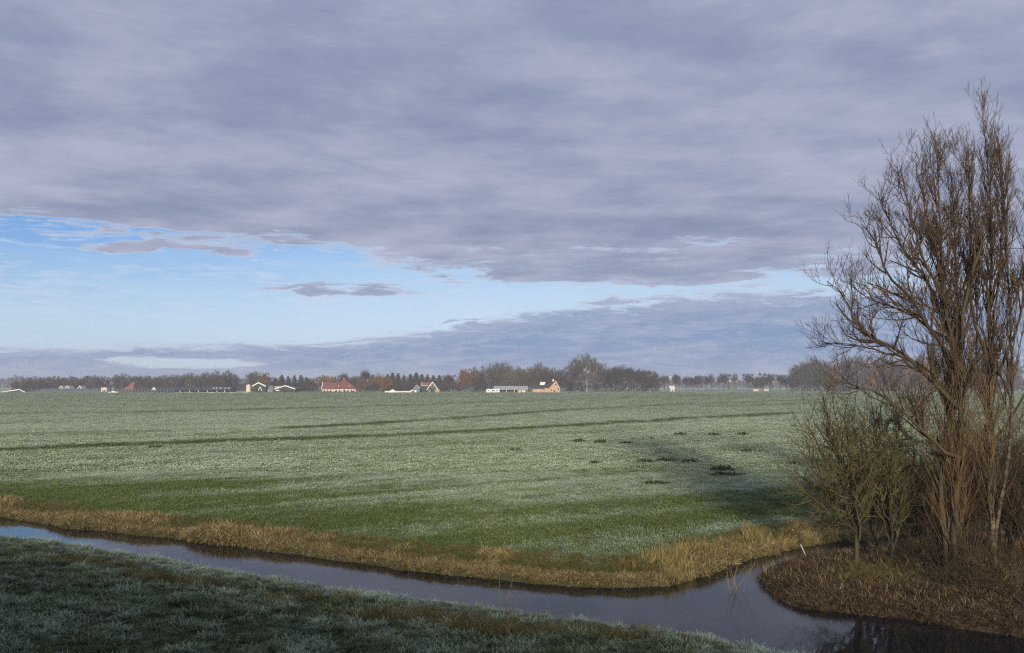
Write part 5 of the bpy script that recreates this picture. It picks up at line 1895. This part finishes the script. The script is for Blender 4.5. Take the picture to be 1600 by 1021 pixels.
for i, (px, py, w, h, lab) in enumerate([
        (804, 704, 15, 5, 'lone dark weed clump, leftmost on the pasture'),
        (905, 691, 17, 6, 'left of the two dark weed clumps side by side near the field ditch'),
        (938, 692, 16, 6, 'right of the two dark weed clumps side by side near the field ditch'),
        (979, 693, 19, 4, 'flat dark weed clump right of the paired clumps near the field ditch'),
        (1019, 687, 6, 3, 'tiniest dark weed clump, alone between the upper clumps'),
        (1063, 681, 19, 5, 'left of the three dark weed clumps nearest the field ditch'),
        (1117, 681, 18, 5, 'middle of the three dark weed clumps nearest the field ditch'),
        (1160, 680, 16, 5, 'right of the three dark weed clumps nearest the field ditch'),
        (929, 725, 18, 6, 'rounded green weed clump alone at the left of the lower row'),
        (1008, 723, 24, 6, 'low two-lobed weed clump, left of the three in the lower row'),
        (1043, 721, 32, 7, 'broad weed clump in the middle of the three in the lower row'),
        (1079, 723, 26, 6, 'dark weed clump, right of the three in the lower row'),
        (1001, 733, 8, 4, 'tiny weed clump just below the two-lobed clump'),
        (1168, 708, 17, 7, 'bushy weed clump alone above the largest pair'),
        (1188, 707, 16, 3, 'flat tail of weeds right of the bushy clump'),
        (1129, 737, 32, 9, 'tallest dark weed clump, upper of the largest pair'),
        (1134, 743, 58, 6, 'widest flat weed clump, lower of the largest pair'),
        (1026, 755, 44, 5, 'faint flat weed patch, the clump closest to the canal'),
        (1244, 727, 26, 6, 'weed clump half hidden by the small mossy trees'),
        (245, 700, 22, 4, 'dark weed clump beside the field ditch, far to the left')]):
    weed_clump(lab, px, py, w, h, 700 + i)

# ------------------------------------------------------------------ small things at the water
M_STICK = bark_mat('bleached_wood', (0.52, 0.44, 0.36), (0.68, 0.60, 0.50))
M_DEAD = bark_mat('dead_stem', (0.16, 0.12, 0.07), (0.30, 0.23, 0.14))
a_, b_ = foot(1263, 879, 0.1), at(1251, 851, foot(1263, 879, 0.1)[1])
o = obj('marker_stick', tube_mesh('marker_stick', [(np.linspace([0, 0, -0.2], b_ - a_, 5) + np.array([[0, 0, 0], [.006, 0, 0], [.012, 0, 0], [.006, 0, 0], [0, 0, 0]]), np.array([0.034, 0.032, 0.03, 0.029, 0.027]))]), M_STICK)
o.location = a_
tag(o, 'bleached stick leaning at the tip of the spit', 'stick')


def stems(label, px, py, n, wpx, h, seed, z=0.0, name='reed_stems'):
    r = np.random.default_rng(seed)
    g = gp(px, py, z)
    br = []
    for _ in range(n):
        p = np.array([r.normal(0, wpx / FPX * g[1] * 0.4), r.normal(0, 0.5), -0.15])
        d = np.array([r.normal(0, 0.22), r.normal(0, 0.15), 1.0])
        Q = path(p, d, h * r.uniform(0.4, 1.1), 5, -0.25 * r.random(), 0.06, r)
        br.append((Q, np.linspace(0.010, 0.005, 5)))
    o = obj(name, tube_mesh(name, br), M_DEAD)
    o.location = g
    return tag(o, label, 'reed stems')


stems('sparse dead stems standing in the water left of the spit', 1150, 925, 9, 22, 1.5, 801)
stems('thin dead stems in the water against the tip of the spit', 1195, 905, 14, 12, 0.9, 802)
stems('few bleached stems in the water under the green reeds', 1215, 868, 6, 10, 0.7, 803)
stems('single dead stalks leaning over the water from the dike foot', 790, 948, 4, 14, 1.1, 804, 0.15)


def twig_heap(label, px, py, wpx, n, seed, z=0.35):
    r = np.random.default_rng(seed)
    g = gp(px, py, z)
    g[2] = ground_z(g[0], g[1])
    br = []
    for _ in range(n):
        p = np.array([r.normal(0, wpx / FPX * g[1] * 0.42), r.normal(0, 0.35), 0.02 + 0.10 * r.random()])
        zs = ground_z(g[0] + p[0], g[1] + p[1]) - g[2]
        p[2] += max(zs, -0.25)
        a = r.random() * 6.28
        d = np.array([math.cos(a), math.sin(a), r.uniform(-0.05, 0.55)])
        br.append((path(p, d, r.uniform(0.3, 0.9), 4, -0.3, 0.1, r), np.linspace(0.013, 0.006, 4)))
    o = obj('twig_heap', tube_mesh('twig_heap', br), M_DEAD)
    o.location = g
    return tag(o, label, 'dead stems', 'heaps of dead stems on the dike foot')


twig_heap('reddish heap of dead stems at the right end of the dike foot', 1165, 992, 40, 120, 811)
twig_heap('long low heap of dead stems along the dike foot', 1020, 974, 50, 90, 812)
twig_heap('dark dead stems on the dike foot above the yellowish tufts', 830, 972, 40, 60, 813)
# ------------------------------------------------------------------ morning haze
hz = MB().box(-2750, 2750, -400, 3000, -3.0, 46.0)
hm = bpy.data.materials.new('pale_haze')
hm.use_nodes = True
ht = hm.node_tree
for n_ in list(ht.nodes):
    ht.nodes.remove(n_)
ho = ht.nodes.new('ShaderNodeOutputMaterial')
pv = ht.nodes.new('ShaderNodeVolumePrincipled')
pv.inputs['Color'].default_value = (0.86, 0.92, 1.0, 1)
pv.inputs['Density'].default_value = 0.00024
pv.inputs['Anisotropy'].default_value = 0.0
ht.links.new(pv.outputs[0], ho.inputs['Volume'])
tag(hz.build('haze', hm), 'thin morning haze over the pasture', 'haze', None, 'stuff')
